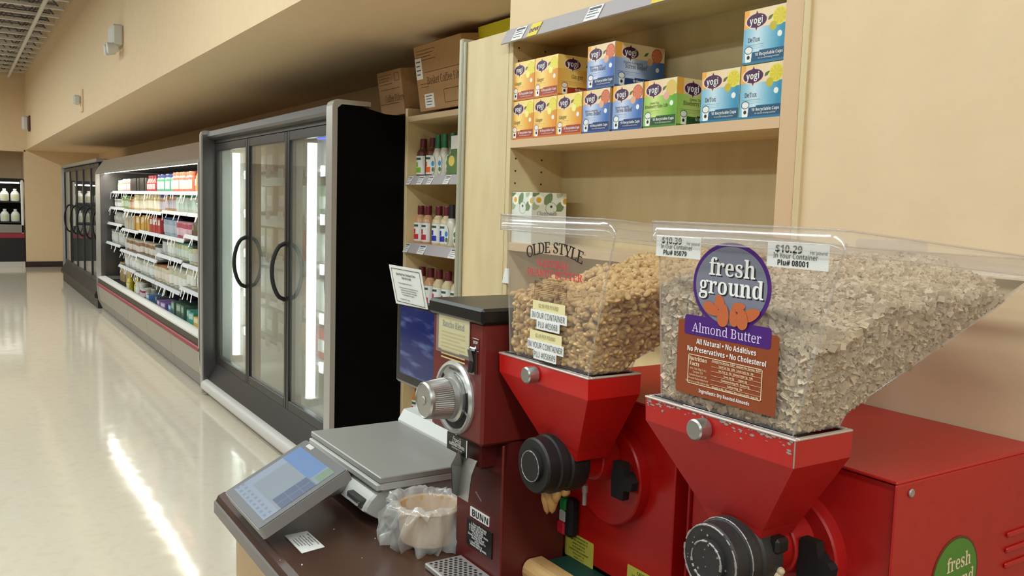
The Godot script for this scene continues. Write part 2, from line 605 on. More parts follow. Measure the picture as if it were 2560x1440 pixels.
func glass_door(t: Node3D, x: float, y0: float, y1: float, z0: float, z1: float, hy0: float, hy1: float, misted := false) -> void:
	var f := S()
	var w := 0.045
	box(f, Vector3(x, y0, z0 + 0.004), Vector3(x + 0.045, y1, z0 + w), 0.004)
	box(f, Vector3(x, y0, z1 - w), Vector3(x + 0.045, y1, z1 - 0.004), 0.004)
	box(f, Vector3(x, y1 - 0.06, z0 + w), Vector3(x + 0.045, y1, z1 - w), 0.004)
	box(f, Vector3(x, y0, z0 + w), Vector3(x + 0.045, y0 + 0.06, z1 - w), 0.004)
	var d := part(t, "door", f, M.frame)
	for xp in [x + 0.012, x + 0.024, x + 0.036]:      # triple glazing
		var g := S()
		quad(g, Vector3(xp, y1 - 0.06, z0 + w), Vector3(xp, y1 - 0.06, z1 - w), Vector3(xp, y0 + 0.06, z1 - w), Vector3(xp, y0 + 0.06, z0 + w))
		part(d, "pane", g, M.glass_misted if misted else M.glass)
	if true:
		var h := S()
		var pts := []
		for i in 21:
			var u := float(i) / 20.0
			var bow := pow(sin(PI * u), 0.45)
			pts.append(Vector3(x - 0.085 * bow, lerpf(hy0, hy1, u), z1 - 0.025))
		tube(h, pts, 0.0135, 8)
		part(d, "handle", h, M.black_matt)

func freezer() -> void:
	var z0 := -7.13
	var z1 := -4.29
	var t := thing("reach_in_freezer", "black three-door glass reach-in freezer with steel end posts", "freezer", Vector3(1.755, 0, -5.71))
	var prof := [Vector2(1.7, 0.0), Vector2(2.62, 0.0), Vector2(2.62, 2.065), Vector2(1.95, 2.07), Vector2(1.8, 2.1), Vector2(1.68, 2.1), Vector2(1.665, 2.085), Vector2(1.665, 0.04)]
	var st := S()
	outline_panel(st, prof, z1 - 0.03, z1)
	part(t, "side_panel", st, M.black_side, "black side panel")
	st = S()
	outline_panel(st, prof, z0, z0 + 0.03)
	part(t, "side_panel", st, M.steel_dull, "steel end panel")
	for e in [[z1 - 0.075, z1 + 0.012], [z0 - 0.012, z0 + 0.035]]:
		st = S()
		var edge := [Vector2(1.648, 0.02), Vector2(1.648, 2.09), Vector2(1.656, 2.112), Vector2(1.676, 2.124), Vector2(1.86, 2.124), Vector2(1.86, 2.1), Vector2(1.7, 2.1), Vector2(1.676, 2.08), Vector2(1.676, 0.02)]
		outline_panel(st, edge, e[0], e[1])
		part(t, "end_post", st, M.steel, "brushed steel end post")
	# inner face of the far end post
	part(t, "post_liner", slab(1.66, 1.755, 0.12, 2.09, z0 + 0.036, z0 + 0.046), M.steel_dark)
	st = S()
	var head := [Vector2(1.735, 2.05), Vector2(1.705, 2.06), Vector2(1.69, 2.075), Vector2(1.70, 2.115), Vector2(1.86, 2.12), Vector2(1.88, 2.065), Vector2(2.62, 2.065), Vector2(2.62, 2.05)]
	outline_panel(st, head, z0 + 0.03, z1 - 0.03)
	part(t, "header", st, M.steel_dark, "steel header above the doors")
	part(t, "head_seal", slab(1.75, 1.80, 2.025, 2.05, z0 + 0.03, z1 - 0.03), M.black)
	part(t, "cabinet_back", slab(2.5, 2.55, 0.25, 2.05, z0 + 0.03, z1 - 0.03), M.freezer_in)
	part(t, "cabinet_floor", slab(1.78, 2.55, 0.2, 0.25, z0 + 0.03, z1 - 0.03), M.case_white)
	part(t, "cabinet_end", slab(1.80, 2.5, 0.25, 2.05, z1 - 0.055, z1 - 0.03), M.freezer_in)
	part(t, "cabinet_end", slab(1.80, 2.5, 0.25, 2.05, z0 + 0.03, z0 + 0.055), M.case_white)
	var cuts := [z0 + 0.045, -6.19, -5.32, z1 - 0.08]
	for i in 3:
		glass_door(t, 1.755, 0.265, 2.025, cuts[i], cuts[i + 1], 0.965, 1.325, true)
	for z in [-6.19, -5.32]:
		part(t, "mullion", slab(1.795, 1.84, 0.25, 2.05, z - 0.05, z + 0.05), M.black)
	for z in [-6.86, -5.16]:
		var l := S()
		rod(l, Vector3(1.86, 0.36, z), Vector3(1.86, 1.95, z), 0.03, 12)
		part(t, "tube_lamp", l, M.tube, "lit white vertical lamp")
		part(t, "lamp_cap", slab(1.83, 1.9, 0.31, 0.36, z - 0.04, z + 0.04, 0.005), M.white)
		area("freezer_lamp_glow", Vector3(1.9, 1.15, z), Vector3(0, -90, 0), Vector2(0.06, 1.5), 0.7, Color(0.93, 1.0, 0.97))
	var blue := S()
	rod(blue, Vector3(1.84, 1.975, -5.0), Vector3(1.84, 1.975, -4.4), 0.014, 10)
	part(t, "header_lamp", blue, glow(Color(0.22, 0.36, 1.0), 4.0), "lit blue lamp under the header")
	area("header_lamp_glow", Vector3(1.84, 1.955, -4.7), Vector3(-90, 0, 0), Vector2(0.04, 0.55), 0.12, Color(0.22, 0.36, 1.0))
	for y in [0.55, 0.86, 1.17, 1.48, 1.78]:
		part(t, "shelf", slab(1.93, 2.5, y, y + 0.018, z0 + 0.06, z1 - 0.06), M.freezer_in)
		for k in 9:
			var zt := -4.55 - 0.28 * k
			part(t, "price_tag", slab(1.915, 1.925, y - 0.03, y + 0.035, zt - 0.05, zt + 0.03), M.tag_white)
	st = S()
	outline_panel(st, [Vector2(1.79, 0.27), Vector2(1.762, 0.262), Vector2(1.69, 0.135), Vector2(1.69, 0.1), Vector2(1.79, 0.1)], z0 + 0.03, z1 - 0.02)
	part(t, "kick_panel", st, M.kick, "dark sloping kick panel")
	st = S()
	lathe(st, [Vector2(0, 0), Vector2(0.045, 0.0), Vector2(0.05, 0.006), Vector2(0.05, 2.744), Vector2(0.045, 2.75), Vector2(0, 2.75)], 20, Transform3D(Basis(Vector3(1, 0, 0), Vector3(0, 0, 1), Vector3(0, -1, 0)), Vector3(1.69, 0.085, z0 + 0.03)))
	part(t, "bumper", st, M.bumper, "pale rubber bumper")
	part(t, "plinth", slab(1.695, 2.6, 0.0, 0.1, z0 + 0.02, z1 - 0.02), M.base_grey)
	# packages behind the glass
	var cols := [c8(40, 60, 190), c8(214, 220, 214), c8(186, 60, 60), c8(226, 206, 150), c8(120, 160, 130), c8(230, 234, 230), c8(210, 170, 120)]
	var names := ["blue", "white", "red", "cream", "pale green", "pale grey", "tan"]
	var tiers := ["bottom", "second", "third", "fourth", "top"]
	var protos := []
	for i in cols.size():
		var b := S()
		box(b, Vector3(-0.04, 0, -0.085), Vector3(0.04, 0.2, 0.085), 0.008)
		var m := mt(cols[i], 0.5)
		var n := Node3D.new()
		mesh_part(n, "carton", b_commit(b), m)
		var lab := S()
		box(lab, Vector3(-0.0415, 0.05, -0.06), Vector3(-0.04, 0.13, 0.06))
		mesh_part(n, "label_patch", b_commit(lab), M.white)
		protos.append(n)
	var k := 0
	var count := {}
	for y in 5:
		for j in 12:
			var i := (j / 2 + y * 3) % cols.size()
			if y == 4 and j < 4:
				i = 0
			elif i == 0:
				i = 5
			var c := copy(protos[i], "frozen_carton", Vector3(2.02 + 0.01 * (k % 3), [0.568, 0.878, 1.188, 1.498, 1.798][y], -4.46 - 0.215 * j))
			count[[i, y]] = count.get([i, y], -1) + 1
			c.set_meta("label", "%s frozen food carton on the %s freezer shelf, %s from the black side" % [names[i], tiers[y], NTH[count[[i, y]]]])
			c.set_meta("category", "carton")
			c.set_meta("group", "%s cartons on the %s freezer shelf" % [names[i], tiers[y]])
			k += 1
	for n in protos:
		n.free()

func b_commit(st: SurfaceTool) -> ArrayMesh:
	st.generate_normals()
	return st.commit()

func far_case() -> void:
	var z0 := -17.7
	var z1 := -13.18
	var t := thing("glass_door_cooler", "dark five-door glass cooler at the far end of the aisle", "cooler", Vector3(1.72, 0, -15.4))
	part(t, "cabinet", slab(1.82, 2.6, 0.1, 2.08, z0, z1), M.black_side)
	part(t, "header", slab(1.66, 2.6, 2.04, 2.09, z0, z1, 0.01), M.steel_dull)
	var st := S()
	outline_panel(st, [Vector2(1.66, 0.1), Vector2(1.66, 2.07), Vector2(1.8, 2.07), Vector2(1.8, 0.1)], z0 - 0.02, z0 + 0.02)
	part(t, "end_post", st, M.steel)
	var w := (z1 - z0 - 0.04) / 5.0
	for i in 5:
		glass_door(t, 1.7, 0.34, 2.03, z0 + 0.02 + w * i, z0 + 0.02 + w * (i + 1), 0.93, 1.4)
	st = S()
	outline_panel(st, [Vector2(1.74, 0.35), Vector2(1.7, 0.34), Vector2(1.62, 0.2), Vector2(1.62, 0.16), Vector2(1.66, 0.14), Vector2(1.66, 0.0), Vector2(1.8, 0.0)], z0, z1)
	part(t, "kick_panel", st, M.kick)

func end_case() -> void:
	var t := thing("jug_cooler", "black open cooler of white jugs in the recess of the end wall", "cooler", Vector3(0.4, 0, -21.4))
	part(t, "back_panel", slab(-0.6, 1.25, 0.1, 1.87, -21.85, -21.8), M.black_matt)
	part(t, "canopy", slab(-0.6, 1.25, 1.8, 1.87, -21.8, -21.05), M.black_matt)
	part(t, "front_panel", slab(-0.6, 1.25, 0.12, 0.62, -21.0, -20.97, 0.005), M.black)
	part(t, "red_stripe", slab(-0.6, 1.25, 0.62, 0.72, -21.0, -20.965), M.red_stripe, "dark red stripe")
	part(t, "ledge", slab(-0.6, 1.25, 0.72, 0.9, -21.3, -20.98, 0.01), M.steel_dull)
	part(t, "plinth", slab(-0.6, 1.25, 0.0, 0.12, -21.2, -20.93), M.bumper)
	part(t, "shelf", slab(-0.6, 1.22, 1.36, 1.39, -21.8, -21.1), M.case_in)
	part(t, "shelf", slab(-0.6, 1.22, 0.93, 0.96, -21.8, -21.05), M.case_in)
	part(t, "end_post", slab(1.2, 1.245, 0.2, 1.84, -21.1, -20.98, 0.008), M.white, "white end post")
	var l := S()
	rod(l, Vector3(-0.5, 1.78, -21.12), Vector3(1.18, 1.78, -21.12), 0.015, 8)
	part(t, "tube_lamp", l, M.tube_warm)
	area("jug_lamp_glow", Vector3(0.35, 1.76, -21.0), Vector3(-60, 0, 0), Vector2(1.6, 0.05), 0.25, Color(1, 0.98, 0.92))
	var proto := Node3D.new()
	var b := S()
	lathe(b, [Vector2(0, 0), Vector2(0.075, 0.0), Vector2(0.085, 0.015), Vector2(0.085, 0.15), Vector2(0.06, 0.2), Vector2(0.03, 0.225), Vector2(0.028, 0.24)], 16)
	mesh_part(proto, "jug_body", b_commit(b), M.case_white)
	var cap := S()
	lathe(cap, [Vector2(0.0, 0.265), Vector2(0.032, 0.265), Vector2(0.034, 0.235), Vector2(0, 0.235)], 12)
	mesh_part(proto, "cap", b_commit(cap), M.paper)
	var lab := S()
	lathe(lab, [Vector2(0.0865, 0.04), Vector2(0.0865, 0.12)], 10, Transform3D.IDENTITY, true, 0.9, 2.3)
	mesh_part(proto, "label_patch", b_commit(lab), mt(c8(216, 218, 170), 0.5))
	for y in [1.39, 0.96]:
		for x in [0.52, 0.71, 0.905, 1.1]:
			var c := copy(proto, "jug", Vector3(x, y, -20.98 - 0.2))
			c.set_meta("label", "white plastic jug on the %s shelf of the end-wall cooler, %s from its white post" % ["upper" if y > 1.2 else "lower", NTH[[1.1, 0.905, 0.71, 0.52].find(x)]])
			c.set_meta("category", "jug")
			c.set_meta("group", "jugs on the %s shelf" % ("upper" if y > 1.2 else "lower"))
	proto.free()

func cooler() -> void:
	var z0 := -13.1
	var z1 := -7.17
	var t := thing("open_cooler", "long open dairy cooler with lit shelves and a red striped front", "cooler", Vector3(1.8, 0, -10.1))
	for e in [[z0 - 0.04, z0], [z1 - 0.03, z1]]:
		var p := S()
		outline_panel(p, [Vector2(1.66, 0.14), Vector2(1.645, 0.3), Vector2(1.645, 1.88), Vector2(1.67, 1.93), Vector2(1.755, 2.07), Vector2(1.8, 2.08), Vector2(2.6, 2.08), Vector2(2.6, 0.0), Vector2(1.72, 0.0)], e[0], e[1])
		part(t, "end_panel", p, M.steel, "steel end panel")
	var st := S()
	outline_panel(st, [Vector2(1.66, 1.905), Vector2(1.752, 2.062), Vector2(1.8, 2.07), Vector2(2.6, 2.07), Vector2(2.6, 1.93), Vector2(1.78, 1.93)], z0, z1)
	part(t, "canopy", st, M.canopy, "tan canopy")
	part(t, "canopy_shade_sheet", slab(1.79, 2.5, 1.915, 1.929, z0, z1), M.black_matt)  # black sheet added to stand in for shade under the canopy
	part(t, "end_shade_sheet", slab(1.7, 2.48, 0.47, 1.9, z0, z0 + 0.012), M.steel_dark)  # dark sheet added over the steel end, deepening the shade inside
	part(t, "canopy_lip", slab(1.65, 1.68, 1.872, 1.908, z0, z1, 0.006), M.steel_dull)
	for k in 5:
		var a := z0 + 0.05 + 1.18 * k
		var l := S()
		rod(l, Vector3(1.76, 1.90, a), Vector3(1.76, 1.90, a + 1.12), 0.02, 10)
		part(t, "tube_lamp", l, M.tube_warm, "lit fluorescent tube")
	area("cooler_lamp_glow", Vector3(1.78, 1.885, -10.13), Vector3(-60, -90, 0), Vector2(5.8, 0.06), 2.4, Color(1, 0.98, 0.92))
	part(t, "back_panel", slab(2.48, 2.52, 0.3, 1.93, z0, z1), M.case_in)
	part(t, "well_floor", slab(1.75, 2.5, 0.37, 0.42, z0, z1), M.case_in)
	st = S()
	outline_panel(st, [Vector2(1.66, 0.44), Vector2(1.655, 0.458), Vector2(1.75, 0.47), Vector2(1.77, 0.45), Vector2(1.77, 0.3), Vector2(1.74, 0.3), Vector2(1.73, 0.43)], z0, z1)
	part(t, "ledge", st, M.case_white, "white front ledge")
	part(t, "dark_band", slab(1.662, 1.74, 0.375, 0.44, z0, z1), M.kick)
	part(t, "red_stripe", slab(1.645, 1.70, 0.335, 0.378, z0, z1, 0.008), M.red_stripe, "dull red bumper stripe")
	var fz := z0
	for k in 5:
		st = S()
		outline_panel(st, [Vector2(1.66, 0.333), Vector2(1.675, 0.14), Vector2(1.72, 0.14), Vector2(1.72, 0.333)], fz + 0.004, fz + 1.182)
		part(t, "front_panel", st, M.cooler_front)
		st = S()
		outline_panel(st, [Vector2(1.685, 0.13), Vector2(1.71, 0.02), Vector2(1.75, 0.02), Vector2(1.75, 0.13)], fz + 0.004, fz + 1.182)
		part(t, "kick_plate", st, M.base_grey)
		fz += 1.186
	part(t, "plinth", slab(1.73, 2.6, 0.0, 0.2, z0, z1), M.black_matt)
	# shelves hang in sections, not quite level with each other
	var levels := [1.645, 1.43, 1.2, 0.955, 0.72]
	var fronts := [1.86, 1.83, 1.80, 1.78, 1.76]
	var shift := [[0.0, 0.0, 0.0, 0.0, 0.0], [0.0, -0.01, 0.0, 0.02, 0.02], [0.02, -0.02, 0.0, 0.0, 0.05], [0.0, -0.04, -0.03, 0.05, 0.03], [-0.03, 0.0, -0.01, -0.01, 0.05]]
	for s in 5:
		for k in 5:
			if s == 4 and k < 1:
				continue
			var y: float = levels[s] + shift[s][k]
			var a := z0 + 0.02 + 1.18 * k
			var b := a + 1.165
			var sh := part(t, "shelf", slab(fronts[s], 2.46, y - 0.018, y, a, b, 0.003), M.steel_dull)
			var r := S()
			outline_panel(r, [Vector2(fronts[s] - 0.004, y + 0.004), Vector2(fronts[s] - 0.022, y - 0.03), Vector2(fronts[s] - 0.015, y - 0.033), Vector2(fronts[s] + 0.004, y)], a, b)
			part(sh, "price_rail", r, M.rail_pale)
			var n := rng.randi_range(3, 8)
			for j in n:
				var z := rng.randf_range(a + 0.03, b - 0.03)
				var g := S()
				var len := rng.randf_range(0.05, 0.1)
				box(g, Vector3(-0.001, -len, -0.014), Vector3(0.001, 0.0, 0.014), 0.0, Transform3D(Basis.from_euler(Vector3(rng.randf_range(-0.25, 0.1), 0, rng.randf_range(-0.4, -0.1))), Vector3(fronts[s] - 0.028, y - 0.015, z)))
				part(sh, "price_tag", g, M.white)
	stock(levels, fronts, shift, z0)

const NTH := ["first", "second", "third", "fourth", "fifth", "sixth", "seventh", "eighth", "ninth", "tenth", "eleventh", "twelfth", "thirteenth", "fourteenth"]
func nth_from_near(list: Array, one: Array) -> int:
	var n := 0
	for o in list:
		if o[0] > one[0] or (o[0] == one[0] and o[1] < one[1]):
			n += 1
	return n

var protos := {}
func product(kind: String, body: Color, lid: Color, h: float, w: float) -> Node3D:
	var key := "%s%s%s%.2f%.2f" % [kind, body.to_html(), lid.to_html(), h, w]
	if protos.has(key):
		return protos[key]
	var n := Node3D.new()
	var b := S()
	var l := S()
	match kind:
		"jar":
			lathe(b, [Vector2(0, 0), Vector2(w * 0.95, 0), Vector2(w, 0.008), Vector2(w, h * 0.72), Vector2(w * 0.78, h * 0.84), Vector2(0, h * 0.84)], 12)
			lathe(l, [Vector2(0, h), Vector2(w * 0.8, h), Vector2(w * 0.86, h * 0.97), Vector2(w * 0.86, h * 0.83), Vector2(0, h * 0.83)], 12)
		"tub":
			lathe(b, [Vector2(0, 0), Vector2(w * 0.82, 0), Vector2(w * 0.97, h * 0.9), Vector2(0, h * 0.9)], 14)
			lathe(l, [Vector2(0, h), Vector2(w * 0.94, h), Vector2(w * 1.03, h * 0.97), Vector2(w * 1.03, h * 0.87), Vector2(0, h * 0.87)], 14)
		"bottle":
			lathe(b, [Vector2(0, 0), Vector2(w, 0), Vector2(w, h * 0.55), Vector2(w * 0.45, h * 0.8), Vector2(w * 0.4, h * 0.88), Vector2(0, h * 0.88)], 12)
			lathe(l, [Vector2(0, h), Vector2(w * 0.48, h), Vector2(w * 0.48, h * 0.86), Vector2(0, h * 0.86)], 10)
		"carton":
			box(b, Vector3(-w, 0, -w * 0.9), Vector3(w, h, w * 0.9), 0.003)
			box(l, Vector3(-w - 0.001, h * 0.55, -w * 0.7), Vector3(-w, h * 0.9, w * 0.7))
		"pouch":
			b.set_smooth_group(1)
			var rows := [[0.0, 0.5, 1.0], [0.35, 0.62, 1.0], [0.75, 0.4, 0.95], [1.0, 0.06, 1.0]]
			for i in 3:
				for s in [-1.0, 1.0]:
					var q: Array = rows[i]
					var p: Array = rows[i + 1]
					quad(b, Vector3(s * w * p[1], h * p[0], -w * p[2]), Vector3(s * w * p[1], h * p[0], w * p[2]), Vector3(s * w * q[1], h * q[0], w * q[2]), Vector3(s * w * q[1], h * q[0], -w * q[2]))
					quad(b, Vector3(-w * p[1], h * p[0], s * w * p[2]), Vector3(w * p[1], h * p[0], s * w * p[2]), Vector3(w * q[1], h * q[0], s * w * q[2]), Vector3(-w * q[1], h * q[0], s * w * q[2]))
			b.set_smooth_group(-1)
			box(l, Vector3(-w * 0.66, h * 0.3, -w * 0.6), Vector3(-w * 0.55, h * 0.62, w * 0.6))
	body = body.lerp(Color(0.62, 0.6, 0.54), 0.16)
	lid = lid.lerp(Color(0.62, 0.6, 0.54), 0.12)
	mesh_part(n, "packet" if kind in ["carton", "pouch"] else "body", b_commit(b), mt(body, 0.4))
	mesh_part(n, "label_patch" if kind in ["carton", "pouch"] else "lid", b_commit(l), mt(lid, 0.4))
	if kind in ["jar", "tub", "bottle"]:
		var p := S()
		var r := w * (1.01 if kind != "tub" else 0.93)
		lathe(p, [Vector2(r, h * 0.14), Vector2(r * (1.0 if kind != "tub" else 1.05), h * (0.6 if kind != "bottle" else 0.48))], 8, Transform3D.IDENTITY, true, PI - 1.1, PI + 1.1)
		mesh_part(n, "label_patch", b_commit(p), mt(body.lerp(lid, 0.5).lerp(Color.WHITE, 0.55), 0.5))
	protos[key] = n
	return n

func stock(levels: Array, fronts: Array, shift: Array, z0: float) -> void:
	var W := c8(232, 232, 224)
	var C := c8(226, 206, 150)
	# for each shelf from the far end: name, description, kind, body, lid, height, half width, how many
	var rows := [
		[["relish_jar", "pale green relish jar", "jar", c8(150, 176, 120), W, 0.12, 0.036, 6], ["sauce_jar", "pink salmon sauce jar", "jar", c8(206, 130, 110), W, 0.13, 0.038, 5],
			["black_crate", "black plastic display crate", "carton", c8(28, 26, 26), c8(48, 44, 42), 0.13, 0.085, 6], ["ketchup_bottle", "red sauce bottle", "bottle", c8(150, 36, 40), c8(120, 24, 40), 0.2, 0.034, 5],
			["kraut_jar", "green jar with a blue lid", "jar", c8(70, 150, 110), c8(36, 44, 110), 0.15, 0.042, 8], ["salsa_jar", "orange salsa jar with coral lid", "jar", c8(196, 96, 76), c8(206, 90, 60), 0.16, 0.044, 8], ["carrot_bag", "orange carrot bag", "pouch", c8(224, 140, 70), c8(236, 226, 206), 0.16, 0.05, 7], ["dip_tub", "white dip tub", "tub", W, W, 0.09, 0.045, 3]],
		[["deli_tub", "grey deli tub", "tub", c8(200, 196, 190), W, 0.09, 0.045, 6], ["pesto_jar", "green pesto jar", "jar", c8(150, 176, 100), c8(110, 160, 90), 0.13, 0.038, 5], ["mustard_jar", "amber mustard jar", "jar", c8(206, 146, 70), c8(150, 90, 60), 0.13, 0.038, 4], ["mayonnaise_jar", "cream jar with a cream lid", "jar", C, c8(236, 220, 170), 0.155, 0.043, 14],
			["hummus_jar", "tan jar with a violet lid", "jar", c8(196, 150, 96), c8(92, 88, 190), 0.15, 0.05, 7], ["tzatziki_jar", "white jar with a green lid", "jar", c8(216, 222, 206), c8(40, 130, 70), 0.14, 0.048, 7], ["cream_cheese_tub", "white cream cheese tub", "tub", W, c8(206, 214, 212), 0.075, 0.05, 5], ["cocktail_jar", "dark red cocktail sauce jar", "jar", c8(150, 60, 50), c8(190, 90, 80), 0.13, 0.04, 3]],
		[["pasta_pack", "grey pasta pack", "pouch", c8(196, 190, 180), W, 0.12, 0.05, 8], ["cheese_pack", "ivory cheese pack", "carton", c8(216, 208, 186), c8(190, 180, 150), 0.13, 0.042, 7], ["noodle_carton", "orange and yellow noodle carton", "carton", c8(226, 172, 70), c8(240, 226, 200), 0.14, 0.05, 9], ["ravioli_carton", "red and white ravioli carton", "carton", c8(190, 44, 48), W, 0.13, 0.05, 5],
			["yogurt_tub", "blue and white yogurt tub", "tub", c8(176, 196, 216), c8(30, 50, 96), 0.15, 0.055, 5], ["berry_tub", "pink berry tub", "tub", c8(206, 90, 110), c8(220, 150, 160), 0.13, 0.055, 5], ["tortilla_pack", "brown tortilla pack", "pouch", c8(120, 100, 76), c8(160, 140, 110), 0.12, 0.06, 5], ["soup_carton", "coral soup carton", "carton", c8(206, 110, 84), c8(230, 190, 150), 0.13, 0.045, 3]],
		[["white_pail", "white lidded pail", "tub", c8(206, 204, 196), c8(90, 94, 90), 0.14, 0.055, 8], ["salad_tub", "brown grain salad tub", "tub", c8(150, 110, 76), c8(206, 190, 170), 0.12, 0.055, 13], ["black_print_tub", "white tub with a dark lid", "tub", c8(206, 206, 206), c8(60, 60, 62), 0.12, 0.055, 4],
			["milk_bottle", "white milk bottle", "bottle", c8(222, 224, 200), c8(190, 210, 190), 0.22, 0.045, 3], ["lime_tub", "pale lime tub", "tub", c8(214, 218, 176), c8(110, 160, 140), 0.13, 0.055, 5], ["dark_tub", "cream tub with a black lid", "tub", c8(216, 204, 160), c8(40, 40, 40), 0.14, 0.06, 3], ["butter_tub", "yellow butter tub", "tub", c8(226, 220, 150), c8(190, 190, 90), 0.12, 0.055, 3]],
		[["cup_stack", "tall white paper cup stack", "tub", c8(206, 204, 198), c8(150, 146, 140), 0.2, 0.05, 5], ["sour_cream_tub", "white sour cream tub", "tub", c8(214, 214, 200), c8(176, 180, 170), 0.13, 0.065, 9], ["orange_lid_tub", "ivory tub with a tan lid", "tub", c8(222, 214, 180), c8(170, 110, 70), 0.14, 0.06, 5], ["cottage_cheese_tub", "big ivory cottage cheese tub", "tub", c8(212, 208, 180), c8(190, 188, 170), 0.16, 0.08, 10]],
	]
	var ordinals := ["top", "second", "third", "fourth", "fifth"]
	for s in 5:
		var z := z0 + 0.12 + (1.2 if s == 4 else 0.0)
		var total := 0.0
		for r in rows[s]:
			total += r[7] * (r[6] * 2.0 + 0.012)
		var stretch: float = (-7.28 - z) / total
		for r in rows[s]:
			var p := product(r[2], r[3], r[4], r[5] * (1.22 if r[5] < 0.17 else 0.9), r[6] * (1.08 if r[6] < 0.052 else 1.0))
			for i in r[7]:
				var step: float = (r[6] * 2.0 + 0.012) * stretch
				var zz := z + step * 0.5 + rng.randf_range(-0.008, 0.008)
				var k := clampi(int((zz - z0 - 0.02) / 1.18), 0, 4)
				var c := copy(p, r[0], Vector3(fronts[s] + r[6] + 0.015 + rng.randf_range(0, 0.03), levels[s] + shift[s][k], zz), rng.randf_range(-0.15, 0.15))
				c.set_meta("label", "%s on the %s cooler shelf, %s from the freezer" % [r[1], ordinals[s], NTH[r[7] - 1 - i]])
				c.set_meta("category", "jar" if r[2] == "jar" else "tub" if r[2] == "tub" else r[2])
				c.set_meta("group", "%ss in the open cooler" % r[1])
				z += step
	# the well at the foot: boxes and cups lying loose
	var well := [
		["brown_carton", "brown shipping carton", "carton", c8(186, 150, 100), c8(200, 170, 120), 0.26, 0.19, [[-12.7, 2.1], [-12.2, 2.1]]], ["tray_carton", "open tan carton", "carton", c8(206, 166, 116), c8(220, 190, 150), 0.13, 0.13, [[-11.7, 1.96], [-11.3, 2.0]]],
		["drink_bottle", "yellow drink bottle", "bottle", c8(216, 196, 40), c8(220, 200, 60), 0.19, 0.045, [[-11.08, 1.84], [-11.5, 1.82]]], ["juice_cup", "white juice cup", "tub", W, c8(226, 224, 214), 0.15, 0.05, [[-10.95, 1.84], [-10.82, 1.86], [-10.85, 2.0], [-10.68, 2.0]]],
		["berry_cup", "magenta berry cup", "tub", c8(176, 40, 84), W, 0.1, 0.05, [[-10.69, 1.84], [-10.57, 1.84]]], ["olive_cup", "clear olive cup", "tub", c8(176, 166, 140), c8(206, 200, 186), 0.13, 0.05, [[-10.45, 1.86], [-10.33, 1.9], [-10.4, 2.0]]],
		["blue_box", "blue cheese box", "carton", c8(80, 130, 190), c8(200, 226, 236), 0.09, 0.085, [[-10.1, 1.86], [-9.3, 2.1], [-9.06, 1.88]]], ["grey_box", "grey snack box", "carton", c8(70, 70, 80), c8(150, 150, 160), 0.1, 0.08, [[-10.0, 2.08], [-9.78, 1.88], [-9.55, 2.08]]],
		["purple_box", "purple cracker box", "carton", c8(130, 96, 160), c8(206, 190, 216), 0.09, 0.09, [[-9.5, 1.86], [-9.28, 1.86]]], ["herb_box", "dark green herb box", "carton", c8(60, 96, 76), c8(140, 176, 146), 0.15, 0.08, [[-8.84, 1.86], [-8.64, 1.87], [-8.46, 1.87], [-8.75, 2.1], [-8.52, 2.1]]],
		["teal_box", "teal cheese box", "carton", c8(60, 150, 130), c8(170, 214, 196), 0.13, 0.075, [[-8.28, 1.88], [-8.1, 1.86], [-8.28, 2.08], [-7.52, 2.12]]], ["lime_cup", "lime green cup", "tub", c8(176, 200, 60), c8(190, 214, 80), 0.15, 0.055, [[-8.12, 2.08], [-8.0, 2.08]]],
		["yellow_box", "yellow cheese box", "carton", c8(222, 186, 70), c8(240, 224, 170), 0.11, 0.085, [[-7.9, 1.87], [-7.68, 1.87], [-7.7, 2.09]]], ["amber_box", "amber cheese box", "carton", c8(190, 130, 50), c8(226, 190, 120), 0.08, 0.085, [[-7.88, 2.24], [-7.68, 2.29]]], ["orange_tub", "round orange cheese tub", "tub", c8(206, 130, 66), c8(226, 206, 180), 0.12, 0.07, [[-7.48, 1.87], [-7.32, 1.88]]],
	]
	for r in well:
		var p := product(r[2], r[3], r[4], r[5], r[6])
		for w in r[7]:
			var c := copy(p, r[0], Vector3(w[1], 0.42, w[0]), rng.randf_range(-0.12, 0.12))
			c.set_meta("label", "%s lying in the cooler well, %s from the freezer" % [r[1], NTH[nth_from_near(r[7], w)]])
			c.set_meta("category", "box" if r[2] == "carton" else "cup" if r[2] == "tub" else "bottle")
			c.set_meta("group", "%s stock in the cooler well" % r[1])
	for k in protos:
		protos[k].free()
	protos.clear()

